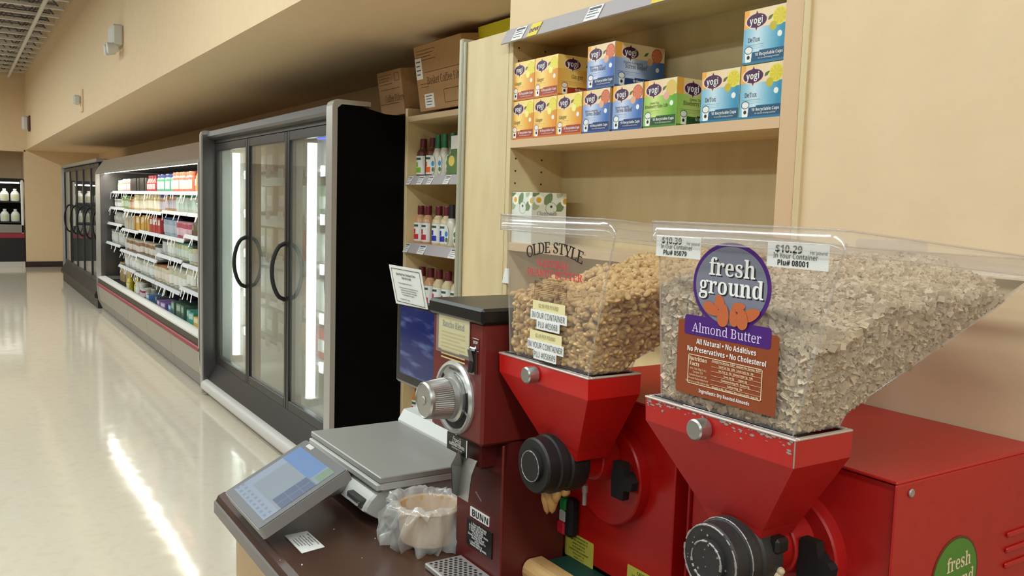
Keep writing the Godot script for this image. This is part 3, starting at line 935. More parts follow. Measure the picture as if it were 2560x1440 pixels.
func opposite_side() -> void:
	# first row mirrors in the glass doors; unseen second row added to cut bounce
	for g in [[-3.0, "first"], [-5.4, "second"]]:
		var x: float = g[0]
		var t := thing("gondola_shelf", "%s row of dark store shelving across the aisle from the freezers" % g[1], "shelving", Vector3(x, 0, -3.5))
		part(t, "back_panel", slab(x - 0.03, x + 0.03, 0.1, 1.75, -14.5, 8.0), M.black_matt)
		part(t, "plinth", slab(x - 0.45, x + 0.45, 0.0, 0.14, -14.5, 8.0), M.kick)
		part(t, "top_cap", slab(x - 0.12, x + 0.12, 1.75, 1.8, -14.5, 8.0), M.black_matt)
		for y in [0.14, 0.55, 0.95, 1.35]:
			part(t, "shelf", slab(x - 0.44, x - 0.03, y, y + 0.03, -14.5, 8.0), M.kick)
			part(t, "shelf", slab(x + 0.03, x + 0.44, y, y + 0.03, -14.5, 8.0), M.kick)
	var cols := [c8(150, 40, 40), c8(206, 200, 186), c8(60, 80, 130), c8(120, 130, 110), c8(196, 160, 90)]
	var names := ["red", "white", "blue", "olive", "tan"]
	var tiers := ["lowest", "second", "third", "top"]
	for i in cols.size():
		var n := Node3D.new()
		var b := S()
		box(b, Vector3(-0.1, 0, -0.28), Vector3(0.1, 0.28, 0.28), 0.006)
		mesh_part(n, "carton", b_commit(b), mt(cols[i], 0.5))
		for k in 12:
			if k % 5 != i:
				continue
			for j in 4:
				var y: float = [0.17, 0.58, 0.98, 1.38][j]
				var c := copy(n, "grocery_carton", Vector3(-2.75, y, -10.5 + k * 0.9 + 0.15 * sin(y * 9.0)))
				c.set_meta("label", "%s grocery carton on the %s shelf across the aisle, %s from the far end" % [names[i], tiers[j], NTH[k / 5]])
				c.set_meta("category", "carton")
				c.set_meta("group", "%s cartons across the aisle" % names[i])
		n.free()

# ------------------------------------------------------------------ dressing shelf, cartons
func price_rail(t: Node3D, x: float, y: float, z0: float, z1: float, tags: Array, h := 0.04) -> void:
	var st := S()
	outline_panel(st, [Vector2(x, y), Vector2(x - 0.022, y - h + 0.002), Vector2(x - 0.018, y - h), Vector2(x + 0.006, y - 0.004)], z0, z1)
	var r := part(t, "price_rail", st, M.rail)
	for g in tags:
		var q := S()
		var n := Basis.from_euler(Vector3(0, 0, -0.5))
		var o := Vector3(x - 0.0135, y - h * 0.52, g[0])
		box(q, Vector3(-0.0012, -h * 0.5, -g[1] / 2), Vector3(0.0, h * 0.5, g[1] / 2), 0.0, Transform3D(n, o))
		var p := part(r, "price_tag", q, g[2])
		var w := S()
		var b := n * AISLE
		var f: Vector3 = o + n * Vector3(-0.0016, 0, 0)
		if g[3] == "new":
			txt(w, "new", f, h * 0.42, b, "sansbold", 0.85, 0.1)
			part(p, "lettering", w, M.purple)
		else:
			for k in 4:
				var y1: float = h * (0.32 - 0.2 * k)
				box(w, Vector3(-0.0004, y1 - h * (0.07 if k == 0 else 0.02), -g[1] * 0.4), Vector3(0.0, y1 + h * (0.07 if k == 0 else 0.02), g[1] * (0.4 - 0.15 * (k % 2))), 0.0, Transform3D(n, f))
			part(p, "print_lines", w, M.grey_print)

func bottle_unit() -> void:
	var x := 2.067
	var t := thing("dressing_shelf", "maple shelf unit of salad dressing bottles beside the freezer", "shelf", Vector3(x + 0.2, 0, -3.7))
	part(t, "side_panel", slab(x, 2.65, 0.0, 2.11, -4.29, -4.262, 0.002), M.maple)
	part(t, "side_panel", slab(x, 2.65, 0.0, 2.11, -2.9, -2.87), M.maple)
	part(t, "back_panel", slab(2.6, 2.65, 0.05, 2.1, -4.26, -2.9), M.maple)
	part(t, "top_board", slab(x, 2.65, 2.035, 2.065, -4.262, -2.9, 0.002), M.maple_flat)
	for y in [1.745, 1.385, 1.05, 0.72, 0.4, 0.12]:
		part(t, "shelf", slab(x + 0.012, 2.6, y - 0.022, y, -4.262, -2.9), M.maple_flat)
	price_rail(t, x + 0.012, 1.748, -4.26, -2.9, [[-4.22, 0.045, M.tag_white, ""], [-4.09, 0.06, M.tag_white, ""], [-3.98, 0.05, M.tag_white, ""], [-3.8, 0.055, M.tag_white, ""]], 0.05)
	price_rail(t, x + 0.012, 1.388, -4.26, -2.9, [[-4.24, 0.05, M.tag_white, ""], [-4.06, 0.075, M.tag_white, ""], [-3.72, 0.07, M.tag_white, ""]], 0.055)
	for y in [1.053, 0.723, 0.403]:
		price_rail(t, x + 0.012, y, -4.26, -2.9, [[-4.1, 0.06, M.tag_white, ""]], 0.05)
	# bottles: front row as in the photograph
	var V := c8(150, 92, 60)
	var A := c8(196, 150, 112)
	var I := c8(206, 188, 150)
	var PAL := c8(206, 200, 186)
	var WI := c8(96, 24, 36)
	var row := [
		[1.745, [["round", c8(96, 52, 40), WI, c8(120, 176, 50), -4.235, "brown dressing bottle with a maroon cap and lime label"], ["round", c8(110, 56, 38), WI, c8(226, 100, 46), -4.125, "brown dressing bottle with an orange fruit label"], ["oval", PAL, c8(20, 110, 66), c8(70, 140, 196), -4.03, "white dressing bottle with a green wrapped neck and blue mark"], ["oval", PAL, c8(20, 110, 66), c8(70, 140, 196), -3.955, "white dressing bottle with a green wrapped neck behind a pouch"], ["oval", c8(120, 140, 110), c8(20, 110, 66), c8(110, 150, 70), -3.87, "green dressing bottle with a green wrapped neck"], ["round", A, WI, c8(196, 50, 60), -3.75, "tan dressing bottle beside the maple end panel"]]],
		[1.385, [["round", A, WI, c8(196, 40, 60), -4.27 + 0.02, "tan dressing bottle with a red arrow label, first from the freezer"], ["round", A, WI, c8(196, 40, 60), -4.16, "tan dressing bottle with a red arrow label, second from the freezer"], ["round", I, WI, c8(40, 56, 170), -4.04, "cream dressing bottle with a blue label"], ["round", I, WI, c8(40, 56, 170), -3.95, "cream dressing bottle with a blue label, further from the freezer"], ["oval", PAL, c8(24, 24, 28), c8(70, 130, 190), -3.865, "ranch bottle with a black wrapped neck and blue mark"], ["oval", PAL, c8(24, 24, 28), c8(96, 130, 70), -3.775, "ranch bottle with a black wrapped neck and green herbs"], ["oval", PAL, c8(24, 24, 28), c8(206, 130, 110), -3.69, "ranch bottle with a black wrapped neck and pink mark"]]],
		[1.05, [["round", A, WI, c8(206, 50, 60), -4.22, "tan dressing bottle on the third shelf behind the paper sign"], ["round", A, WI, c8(206, 50, 60), -4.12, "tan dressing bottle on the third shelf, second from the freezer"], ["round", I, WI, c8(206, 60, 60), -4.02, "ivory dressing bottle on the third shelf beside the paper sign"], ["round", I, WI, c8(206, 60, 60), -3.92, "ivory dressing bottle with a red pepper label"], ["round", I, WI, c8(206, 60, 60), -3.82, "ivory dressing bottle with a red pepper label beside the green cap"], ["round", c8(70, 60, 30), c8(70, 170, 40), c8(220, 220, 210), -3.71, "dark olive dressing bottle with a bright green cap"], ["round", c8(176, 170, 110), c8(60, 160, 50), c8(226, 226, 206), -3.61, "pale dressing bottle with a green cap beside the maple panel"]]],
		[0.4, [["round", c8(196, 130, 60), WI, c8(196, 50, 60), -4.235, "amber dressing bottle on the low shelf, first from the freezer"], ["round", c8(196, 130, 60), WI, c8(196, 50, 60), -4.135, "amber dressing bottle on the low shelf, second from the freezer"], ["round", c8(190, 120, 60), WI, c8(150, 70, 50), -4.035, "amber dressing bottle on the low shelf, third from the freezer"], ["round", c8(190, 120, 60), WI, c8(150, 70, 50), -3.935, "amber dressing bottle on the low shelf, fourth from the freezer"], ["oval", PAL, c8(60, 90, 60), c8(160, 170, 120), -3.835, "white dressing bottle on the low shelf beside the scale"], ["oval", PAL, c8(60, 90, 60), c8(160, 170, 120), -3.75, "white dressing bottle on the low shelf, further from the freezer"]]],
	]
	for r in row:
		for q in r[1]:
			dressing(q, Vector3(x + 0.066 + (0.02 if q[0] == "round" else 0.0), r[0], q[4]))
	# pouch leaning in front of the green necks
	var p := S()
	var at := Vector3(x + 0.022, 1.747, -3.8)
	quad(p, at + Vector3(0.03, 0.19, -0.03), at + Vector3(0.03, 0.19, 0.05), at + Vector3(0, 0, 0.06), at + Vector3(0, 0, -0.06))
	box(p, at + Vector3(0, 0, -0.06), at + Vector3(0.03, 0.1, 0.06), 0.008)
	box(p, at + Vector3(0.018, 0.08, -0.04), at + Vector3(0.032, 0.2, 0.055), 0.006)
	var po := thing("dip_pouch", "white and green dip mix pouch in front of the green-necked bottles", "pouch", at)
	part(po, "packet", p, mt(c8(96, 120, 70), 0.5))
	var pw := S()
	box(pw, at + Vector3(0.014, 0.13, -0.035), at + Vector3(0.0175, 0.195, 0.05))
	part(po, "label_patch", pw, M.white)
	var py := S()
	prism(py, ellipse(0.03, 0.026), Transform3D(AISLE, at + Vector3(-0.001, 0.07, 0.0)), 0.001)
	part(po, "flower_print", py, mt(c8(214, 190, 96), 0.5))

func dressing(q: Array, at: Vector3) -> void:
	var t := thing("dressing_bottle", q[5], "bottle", at, "salad dressing bottles")
	var o := Transform3D(Basis.IDENTITY, at)
	var body := S()
	var cap := S()
	if q[0] == "round":
		lathe(body, [Vector2(0, 0), Vector2(0.034, 0), Vector2(0.0365, 0.006), Vector2(0.0365, 0.115), Vector2(0.033, 0.132), Vector2(0.019, 0.152), Vector2(0.016, 0.17), Vector2(0, 0.17)], 18, o)
		lathe(cap, [Vector2(0, 0.205), Vector2(0.017, 0.205), Vector2(0.0185, 0.2), Vector2(0.0185, 0.155), Vector2(0, 0.155)], 16, o)
	else:
		o.basis = Basis.from_scale(Vector3(0.8, 1, 1.12))
		lathe(body, [Vector2(0, 0), Vector2(0.03, 0), Vector2(0.034, 0.008), Vector2(0.036, 0.06), Vector2(0.031, 0.11), Vector2(0.018, 0.15), Vector2(0, 0.15)], 18, o, true)
		lathe(cap, [Vector2(0, 0.215), Vector2(0.016, 0.215), Vector2(0.017, 0.2), Vector2(0.02, 0.14), Vector2(0.021, 0.13), Vector2(0, 0.13)], 16, o)
	var b := part(t, "body", body, mt(q[1], 0.2))
	part(t, "cap", cap, mt(q[2], 0.4))
	if q[0] == "round":
		var l := S()
		lathe(l, [Vector2(0.0369, 0.012), Vector2(0.0369, 0.112)], 14, o, true, PI - 1.35, PI + 1.35)
		part(b, "label", l, mt(c8(224, 226, 224), 0.5))
		var mark := S()
		lathe(mark, [Vector2(0.0372, 0.022), Vector2(0.0372, 0.05)], 10, o, true, PI - 0.75, PI + 0.75)
		lathe(mark, [Vector2(0.0372, 0.052), Vector2(0.0372, 0.078)], 8, o, true, PI - 0.2, PI + 0.5)
		part(b, "label_mark", mark, mt(q[3], 0.5))
		var w := S()
		lathe(w, [Vector2(0.0372, 0.09), Vector2(0.0372, 0.102)], 10, o, true, PI - 0.7, PI + 0.6)
		part(b, "brand_band", w, mt(c8(56, 84, 70), 0.5))
	else:
		var l := S()
		prism(l, ellipse(0.021, 0.048), Transform3D(AISLE, at + Vector3(-0.0292, 0.058, 0)), 0.001)
		part(b, "label", l, mt(c8(216, 222, 214), 0.5))
		var mark := S()
		prism(mark, ellipse(0.016, 0.014), Transform3D(AISLE, at + Vector3(-0.0298, 0.065, 0)), 0.0006)
		part(b, "label_mark", mark, mt(q[3], 0.5))
		var herb := S()
		prism(herb, ellipse(0.014, 0.012), Transform3D(AISLE, at + Vector3(-0.0298, 0.035, 0.002)), 0.0006)
		part(b, "herb_mark", herb, mt(c8(92, 116, 76), 0.5))

func carton(called: String, label: String, size: Vector3, at: Vector3, rot: Vector3, lines: Array, group := "") -> Node3D:
	# at: middle of the base; local -x faces the aisle
	var t := thing(called, label, "box", at, group)
	t.rotation = rot
	var st := S()
	box(st, Vector3(-size.x / 2, 0, -size.z / 2), Vector3(size.x / 2, size.y, size.z / 2), 0.003)
	var b := part(t, "carton_body", st, M.cardboard)
	b.position = Vector3.ZERO
	var flap := S()
	box(flap, Vector3(-size.x / 2 + 0.002, size.y - 0.001, -0.003), Vector3(size.x / 2 - 0.002, size.y + 0.0015, 0.003))
	var f := part(t, "flap_seam", flap, M.card_print)
	f.position = Vector3.ZERO
	var p := S()
	for l in lines:
		var w := Vector3(-size.x / 2 - 0.0008, l[1], l[2])
		if l[0] == "#":
			for e in [[-1, 0], [1, 0], [0, -1], [0, 1]]:
				var hw: float = l[3]
				var hh: float = l[4]
				if e[0]:
					box(p, w + Vector3(0, -hh, e[0] * hw - 0.0015), w + Vector3(0.0005, hh, e[0] * hw + 0.0015))
				else:
					box(p, w + Vector3(0, e[1] * hh - 0.0015, -hw), w + Vector3(0.0005, e[1] * hh + 0.0015, hw))
		elif l[0] == "=":
			for k in l[4]:
				box(p, w + Vector3(0, -0.016 * k, -l[3]), w + Vector3(0.0005, -0.016 * k + 0.0028, l[3] * (1.0 - 0.25 * (k % 3))))
		else:
			txt(p, l[0], w, l[3], AISLE, "serif", 0.8)
	part(b, "lettering", p, M.card_print)
	return t

func sticker(t: Node3D, sx: float, y: float, z: float, w: float, h: float) -> void:
	var st := S()
	box(st, Vector3(-sx / 2 - 0.001, y - h / 2, z - w / 2), Vector3(-sx / 2, y + h / 2, z + w / 2))
	var b := t.get_child(0)
	var p := part(b, "shipping_label", st, M.white)
	var q := S()
	for k in 4:
		box(q, Vector3(-sx / 2 - 0.0014, y + h * (0.3 - 0.2 * k), z - w * 0.35), Vector3(-sx / 2 - 0.001, y + h * (0.36 - 0.2 * k), z + w * (0.3 - 0.1 * (k % 2))))
	part(p, "print_lines", q, M.grey_print)

func cartons() -> void:
	# stacked on the dressing shelf, tipped a little towards the aisle
	var tip := 0.15
	var s1 := Vector3(0.4, 0.245, 0.3)
	carton("coffee_filter_carton", "small brown carton of coffee filters overhanging the freezer corner", s1, tipped(2.07, 2.082, -4.452, s1, tip), Vector3(0, 0, tip), [["Coffee Filters", 0.095, 0.045, 0.034], ["=", 0.222, -0.05, 0.085, 4], ["=", 0.145, 0.0, 0.12, 1], ["=", 0.066, -0.02, 0.12, 1], ["#", 0.205, 0.1, 0.026, 0.02]])
	var s2 := Vector3(0.44, 0.33, 0.5)
	var t := carton("coffee_filter_carton", "large brown carton of basket coffee filters behind the end panel", s2, tipped(2.07, 2.078, -3.868, s2, tip), Vector3(0, 0, tip), [["Basket Coffee Filters", 0.148, 0.065, 0.037], ["=", 0.3, -0.12, 0.1, 4], ["=", 0.135, -0.16, 0.05, 2], ["#", 0.06, 0.13, 0.1, 0.032], ["=", 0.19, 0.03, 0.19, 1]])
	sticker(t, s2.x, 0.215, -0.21, 0.07, 0.105)
	sticker(t, s2.x, 0.05, -0.13, 0.1, 0.07)
	carton("storage_carton", "dark brown carton standing behind the yellow sign", Vector3(0.36, 0.37, 0.36), Vector3(2.42, 2.068, -3.2), Vector3(0, 0, 0.0), [["=", 0.2, 0.0, 0.1, 2]])
	var a := hit(1196, 68, 0, 2.12)
	var b := hit(1300, 58, 0, 2.12)
	var st := S()
	box(st, Vector3(2.12, 2.09, a.z), Vector3(2.126, a.y, b.z))
	var y := thing("yellow_sign", "bright yellow and cream cardboard sign standing on top behind the end panel", "sign", Vector3(2.12, 2.066, a.z))
	part(y, "board", st, M.yellow_sign)
	part(y, "cream_foot", slab(2.118, 2.1202, 2.09, lerpf(2.09, a.y, 0.42), a.z + 0.01, b.z), M.cream_card)
	part(y, "stand_bar", slab(2.09, 2.2, 2.066, 2.09, a.z, b.z), M.cardboard)

func tipped(x: float, y: float, z: float, size: Vector3, tip: float) -> Vector3:
	# base middle of a carton whose lower front edge lies at x, y
	return Vector3(x + size.x / 2 * cos(tip), y + size.x / 2 * sin(tip), z)

# ------------------------------------------------------------------ tea shelf in the wall
func tea_unit() -> void:
	var t := thing("end_panel", "tall maple end panel with a grey metal edge beside the tea shelf", "panel", Vector3(WALL + 0.1, 0, -2.17))
	part(t, "board", slab(WALL, WALL + 0.03, 0.0, 2.083, -2.295, -2.052, 0.001), M.maple)
	part(t, "side_board", slab(WALL + 0.03, 1.86, 0.0, 2.083, -2.295, -2.27), M.maple)
	part(t, "top_board", slab(WALL + 0.03, 1.86, 2.06, 2.083, -2.27, -2.11), M.maple_flat)
	var st := S()
	outline_trim(st, -2.313, -2.293)
	part(t, "edge_trim", st, mt(c8(176, 172, 150), 0.4, 0.3), "grey metal edge trim")
	var u := thing("tea_shelf", "maple wall shelf of tea boxes built into the cream wall", "shelf", Vector3(WALL + 0.1, 0.98, -1.55))
	part(u, "side_panel", slab(WALL, 1.5, 0.98, 2.08, -2.05, -2.03, 0.001), M.maple)
	part(u, "side_panel", slab(WALL, 1.5, 0.98, 2.08, -1.1, -1.046, 0.001), M.maple, "broad near side panel")
	part(u, "back_panel", slab(1.48, 1.5, 0.98, 2.08, -2.03, -1.1), M.maple)
	part(u, "edge_band", slab(WALL - 0.002, WALL, 0.98, 2.08, -1.098, -1.058), M.maple_edge)
	part(u, "filler_strip", slab(WALL - 0.006, WALL, 0.98, 2.6, -1.054, -1.04), M.maple)
	for y in [1.783, 2.075, 1.5, 1.2]:
		var s := part(u, "shelf", slab(WALL + 0.001, 1.48, y - 0.022, y, -2.03, -1.1, 0.001), M.maple_flat)
		part(s, "front_edge", slab(WALL - 0.0005, WALL + 0.001, y - 0.0215, y - 0.0005, -2.03, -1.1), M.maple_edge)
	var z1 := hit(1300, 90, 0, WALL).z
	price_rail(u, WALL - 0.001, 2.084, -2.06, -1.08, [[hit(1302, 92, 0, 1.29).z, 0.05, M.tag_white, ""], [hit(1340, 78, 0, 1.29).z, 0.045, M.yellow_tag, "new"], [hit(1488, 38, 0, 1.29).z, 0.055, M.tag_white, ""], [hit(1660, -8, 0, 1.29).z, 0.05, M.yellow_tag, ""]], 0.042)
	# peg holes are small dark plugs in the side panel
	for i in 12:
		for x in [WALL + 0.018, WALL + 0.108]:
			var h := S()
			rod(h, Vector3(x, 1.03 + 0.0345 * i + (0.35 if i > 5 else 0.0) - 0.0, -2.031), Vector3(x, 1.03 + 0.0345 * i + (0.35 if i > 5 else 0.0), -2.0293), 0.0028, 8)
	for y in [1.733, 1.699, 1.665, 1.63, 1.595, 1.56, 1.82, 1.855, 1.89, 1.925, 1.96, 2.0, 2.035]:
		for x in [1.319, 1.407]:
			var h := S()
			rod(h, Vector3(x, y, -2.0302), Vector3(x, y, -2.0296), 0.0028, 8)
			part(u, "peg_hole", h, M.black_matt)
	# white tag that hangs low on the edge of the side panel
	var q := S()
	var f := hit(1264, 690, 0, WALL - 0.004)
	prism(q, [Vector2(-0.018, -0.02), Vector2(0.018, -0.02), Vector2(0.018, 0.022), Vector2(-0.004, 0.022)], Transform3D(AISLE, f), 0.001)
	part(u, "price_tag", q, M.tag_white)

func outline_trim(st: SurfaceTool, z0: float, z1: float) -> void:
	box(st, Vector3(WALL - 0.012, 0.0, z0), Vector3(WALL + 0.04, 2.095, z1), 0.004)
	box(st, Vector3(WALL - 0.008, 0.0, z1), Vector3(WALL - 0.001, 2.085, z1 + 0.012), 0.002)

func art(kind: String, wide: bool) -> ImageTexture:
	var body := {"ginger": [c8(250, 214, 120), c8(226, 146, 44)], "stress": [c8(206, 214, 236), c8(62, 104, 176)], "slim": [c8(206, 226, 130), c8(96, 162, 44)], "detox": [c8(196, 222, 232), c8(56, 142, 178)]}
	var dark := {"ginger": c8(168, 62, 38), "stress": c8(34, 58, 110), "slim": c8(40, 84, 40), "detox": c8(34, 84, 116)}
	var fruit := {"ginger": c8(226, 208, 56), "stress": c8(206, 92, 56), "slim": c8(216, 196, 70), "detox": c8(232, 214, 60)}
	var fruit2 := {"ginger": c8(244, 236, 140), "stress": c8(226, 170, 140), "slim": c8(230, 166, 150), "detox": c8(196, 176, 50)}
	var lx := 0.3 if not wide else 0.3
	var fx := 0.84
	var ar := 1.5 if wide else 1.0
	return paint(240 if wide else 160, 160, func(u: float, w: float) -> Color:
		var mid := absf(u - 0.34)
		var c: Color = body[kind][0].lerp(body[kind][1], clampf(mid * 1.9 - 0.08, 0.0, 1.0))
		if w < 0.34:
			c = c8(240, 202, 130).lerp(c8(236, 214, 178), clampf(u * 1.4, 0, 1)) if kind != "ginger" else c8(246, 206, 110).lerp(c8(248, 226, 150), u)
			if u < 0.12 and kind != "ginger":
				c = c8(236, 166, 64)
		# fruit, upper corner
		var d := Vector2((u - fx) * ar, w - 0.2)
		if d.length() < 0.165:
			c = fruit[kind]
			if d.length() < 0.14 and fposmod(d.angle(), 0.78) > 0.16:
				c = fruit[kind].lerp(fruit2[kind], 0.45)
		var e := Vector2((u - 0.7) * ar, w - 0.36)
		if e.length() < 0.085:
			c = fruit2[kind]
		var g := Vector2((u - 0.62) * ar, w - 0.2).rotated(0.6)
		if absf(g.x) < 0.08 and absf(g.y) < 0.03 * (1.0 - absf(g.x) / 0.08) + 0.006:
			c = c8(92, 100, 40)
		# round seal
		if Vector2((u - 0.86) * ar, w - 0.52).length() < 0.055:
			c = c8(238, 238, 230)
		# ogee emblem
		var dx := absf(u - lx) * ar
		var dy := absf(w - 0.21)
		var shape := func(k: float) -> bool: return dx < 0.24 * k * sqrt(maxf(0.0, 1.0 - pow(dy / (0.128 * k), 2.0))) or (dy < 0.19 * k and dx < 0.11 * k * pow(1.0 - dy / (0.19 * k), 1.3))
		if shape.call(1.16):
			c = c8(238, 206, 178)
		if shape.call(1.0):
			c = c8(72, 26, 66)
		# lines of small print
		if w > 0.63 and w < 0.72 and fposmod(w, 0.034) < 0.01 and u > 0.06 and u < 0.5:
			c = c.lerp(dark[kind], 0.35)
		# band and cup at the foot
		if w > 0.76 + (0.03 if u < 0.4 else 0.0) and w < 0.955 and u > 0.2:
			c = dark[kind]
		if w > 0.955:
			c = body[kind][1].lerp(dark[kind], 0.4)
		var cup := Vector2((u - 0.14) * ar, w - 0.74)
		if Vector2(cup.x / 0.1, cup.y / 0.075).length() < 1.0:
			c = c8(232, 232, 224) if Vector2(cup.x / 0.085, cup.y / 0.06).length() < 1.0 else dark[kind]
		elif w > 0.79 and w < 0.96 and absf(cup.x) < 0.085 - (w - 0.79) * 0.1:
			c = c8(240, 240, 234)
			if Vector2(cup.x, w - 0.875).length() < 0.036:
				c = c8(36, 36, 36)
		return c)

func tea_boxes() -> void:
	var front := {}
	var side := {}
	var plain := {"ginger": c8(226, 160, 60), "stress": c8(70, 108, 176), "slim": c8(112, 166, 56), "detox": c8(64, 142, 176)}
	var lines := {"ginger": ["", "Ginger"], "stress": ["Honey Lavender", "Stress Relief"], "slim": ["Green Tea", "Blueberry Slim Life"], "detox": ["", "DeTox"]}
	var tops := {}
	for k in plain:
		front[k] = mt(Color.WHITE, 0.38)
		front[k].albedo_texture = art(k, false)
		side[k] = mt(Color.WHITE, 0.38)
		side[k].albedo_texture = art(k, true)
		tops[k] = mt(plain[k].lerp(c8(240, 206, 140), 0.6), 0.45)
	var D := 0.155
	var Hh := 0.105
	var Wd := 0.104
	var words := {"ginger": "orange ginger tea box", "stress": "blue stress relief tea box", "slim": "green slim life tea box", "detox": "pale blue detox tea box"}
	var y := 1.7835
	var set_ := [
		["ginger", -1.985, y, "in the lower row, first from the maple end panel"], ["ginger", -1.879, y, "in the lower row, second from the maple end panel"], ["ginger", -1.773, y, "in the lower row, third from the maple end panel"],
		["stress", -1.664, y, "in the lower row beside the ginger boxes"], ["stress", -1.549, y, "in the lower row beside the green box"], ["slim", -1.439, y, "standing alone of its kind in the lower row"],
		["detox", -1.262, y, "in the lower row beside the green box"], ["detox", -1.156, y, "in the lower row against the near side panel"],
		["ginger", -1.985, y + Hh, "stacked in the upper row, first from the maple end panel"], ["ginger", -1.879, y + Hh, "stacked in the upper row, second from the maple end panel"], ["stress", -1.652, y + Hh, "stacked in the upper row"], ["detox", -1.155, y + Hh, "stacked on top against the near side panel"],
	]
	for q in set_:
		var k: String = q[0]
		var z: float = q[1]
		var x0 := WALL + 0.008
		var t := thing("tea_box", words[k] + " " + q[3], "box", Vector3(x0 + D / 2, q[2], z), "tea boxes on the wall shelf")
		var st := S()
		box(st, Vector3(x0, q[2], z - Wd / 2), Vector3(x0 + D, q[2] + Hh - 0.001, z + Wd / 2), 0.0008)
		var b := part(t, "carton_body", st, tops[k])
		var f := S()
		var e := 0.0006
		quad(f, Vector3(x0 - e, q[2] + Hh - 0.0015, z - Wd / 2 + e), Vector3(x0 - e, q[2] + Hh - 0.0015, z + Wd / 2 - e), Vector3(x0 - e, q[2] + e, z + Wd / 2 - e), Vector3(x0 - e, q[2] + e, z - Wd / 2 + e))
		part(b, "front_print", f, front[k])
		f = S()
		var zs := z + Wd / 2 + e
		quad(f, Vector3(x0 + e, q[2] + Hh - 0.0015, zs), Vector3(x0 + D - e, q[2] + Hh - 0.0015, zs), Vector3(x0 + D - e, q[2] + e, zs), Vector3(x0 + e, q[2] + e, zs))
		part(b, "side_print", f, side[k])
		var w := S()
		txt(w, "yogi", Vector3(x0 - 2 * e, q[2] + Hh * 0.785, z - Wd * 0.2), 0.0132, AISLE, "sansbold", 0.9)
		txt(w, "10 Recyclable Cups", Vector3(x0 - 2 * e, q[2] + Hh * 0.165, z + Wd * 0.13), 0.0058, AISLE, "sansbold", 0.92)
		txt(w, "for use with brewing machines", Vector3(x0 - 2 * e, q[2] + Hh * 0.095, z + Wd * 0.13), 0.0028, AISLE, "sans", 0.95)
		txt(w, "yogi", Vector3(x0 + D * 0.3, q[2] + Hh * 0.785, zs + e), 0.0145, NEAR, "sansbold", 0.9)
		txt(w, "10 Recyclable Cups", Vector3(x0 + D * 0.6, q[2] + Hh * 0.165, zs + e), 0.0065, NEAR, "sansbold", 0.92)
		part(b, "white_lettering", w, M.white_print)
		w = S()
		var l: Array = lines[k]
		if l[0]:
			txt(w, l[0], Vector3(x0 - 2 * e, q[2] + Hh * 0.51, z - Wd * 0.16), 0.0045, AISLE, "serif")
			txt(w, l[0], Vector3(x0 + D * 0.36, q[2] + Hh * 0.56, zs + e), 0.0055, NEAR, "serif")
		txt(w, l[1], Vector3(x0 - 2 * e, q[2] + Hh * 0.44, z - Wd * (0.1 if l[0] else 0.24)), 0.0085 if l[1].length() < 14 else 0.0068, AISLE, "serif", 0.85)
		txt(w, l[1], Vector3(x0 + D * (0.42 if l[0] else 0.4), q[2] + Hh * 0.48, zs + e), 0.01 if l[1].length() < 14 else 0.0085, NEAR, "serif", 0.85)
		part(b, "dark_lettering", w, M.brown_dark)
	# flowered tea boxes on the board below
	var fl := paint(192, 192, func(u: float, w: float) -> Color:
		var c := c8(226, 228, 216)
		if w < 0.5:
			var n := sin(u * 9.0 + 0.6) * cos(w * 8.0 + u * 4.0)
			if n > 0.42:
				c = c8(120, 142, 96)
			elif n < -0.55:
				c = c8(176, 190, 150)
			for p in [[0.18, 0.2], [0.97, 0.22]]:
				var r := Vector2(u - p[0], w - p[1]).length()
				if r < 0.14:
					c = c8(246, 246, 238)
				if r < 0.075:
					c = c8(228, 178, 46)
		if Vector2(u - 0.55, w - 0.42).length() < 0.17:
			c = c8(120, 132, 110)
		if Vector2(u - 0.55, w - 0.42).length() < 0.158:
			c = c8(224, 228, 214)
		if Vector2(u - 0.55, w - 0.37).length() < 0.035:
			c = c8(60, 76, 56)
		return c)
	var fm := mt(Color.WHITE, 0.45)
	fm.albedo_texture = fl
	var yb := 1.5
	for i in 1:
		var z := -1.978
		var x0 := WALL + 0.01
		var t := thing("flowered_tea_box", "white chamomile tea box with yellow flowers on the board below", "box", Vector3(x0 + 0.08, yb, z))
		var st := S()
		box(st, Vector3(x0, yb, z - 0.05), Vector3(x0 + 0.115, yb + 0.14, z + 0.05), 0.0008)
		var b := part(t, "carton_body", st, mt(c8(224, 226, 214), 0.45))
		var f := S()
		quad(f, Vector3(x0 - 0.0006, yb + 0.139, z - 0.049), Vector3(x0 - 0.0006, yb + 0.139, z + 0.049), Vector3(x0 - 0.0006, yb + 0.04, z + 0.049), Vector3(x0 - 0.0006, yb + 0.04, z - 0.049))
		part(b, "front_print", f, fm)
		f = S()
		quad(f, Vector3(x0 + 0.001, yb + 0.139, z + 0.0506), Vector3(x0 + 0.114, yb + 0.139, z + 0.0506), Vector3(x0 + 0.114, yb + 0.04, z + 0.0506), Vector3(x0 + 0.001, yb + 0.04, z + 0.0506))
		part(b, "side_print", f, fm)
		var w := S()
		txt(w, "Chamomile", Vector3(x0 + 0.05, yb + 0.083, z + 0.0512), 0.011, NEAR, "serif", 0.8)
		part(b, "lettering", w, M.grey_print)

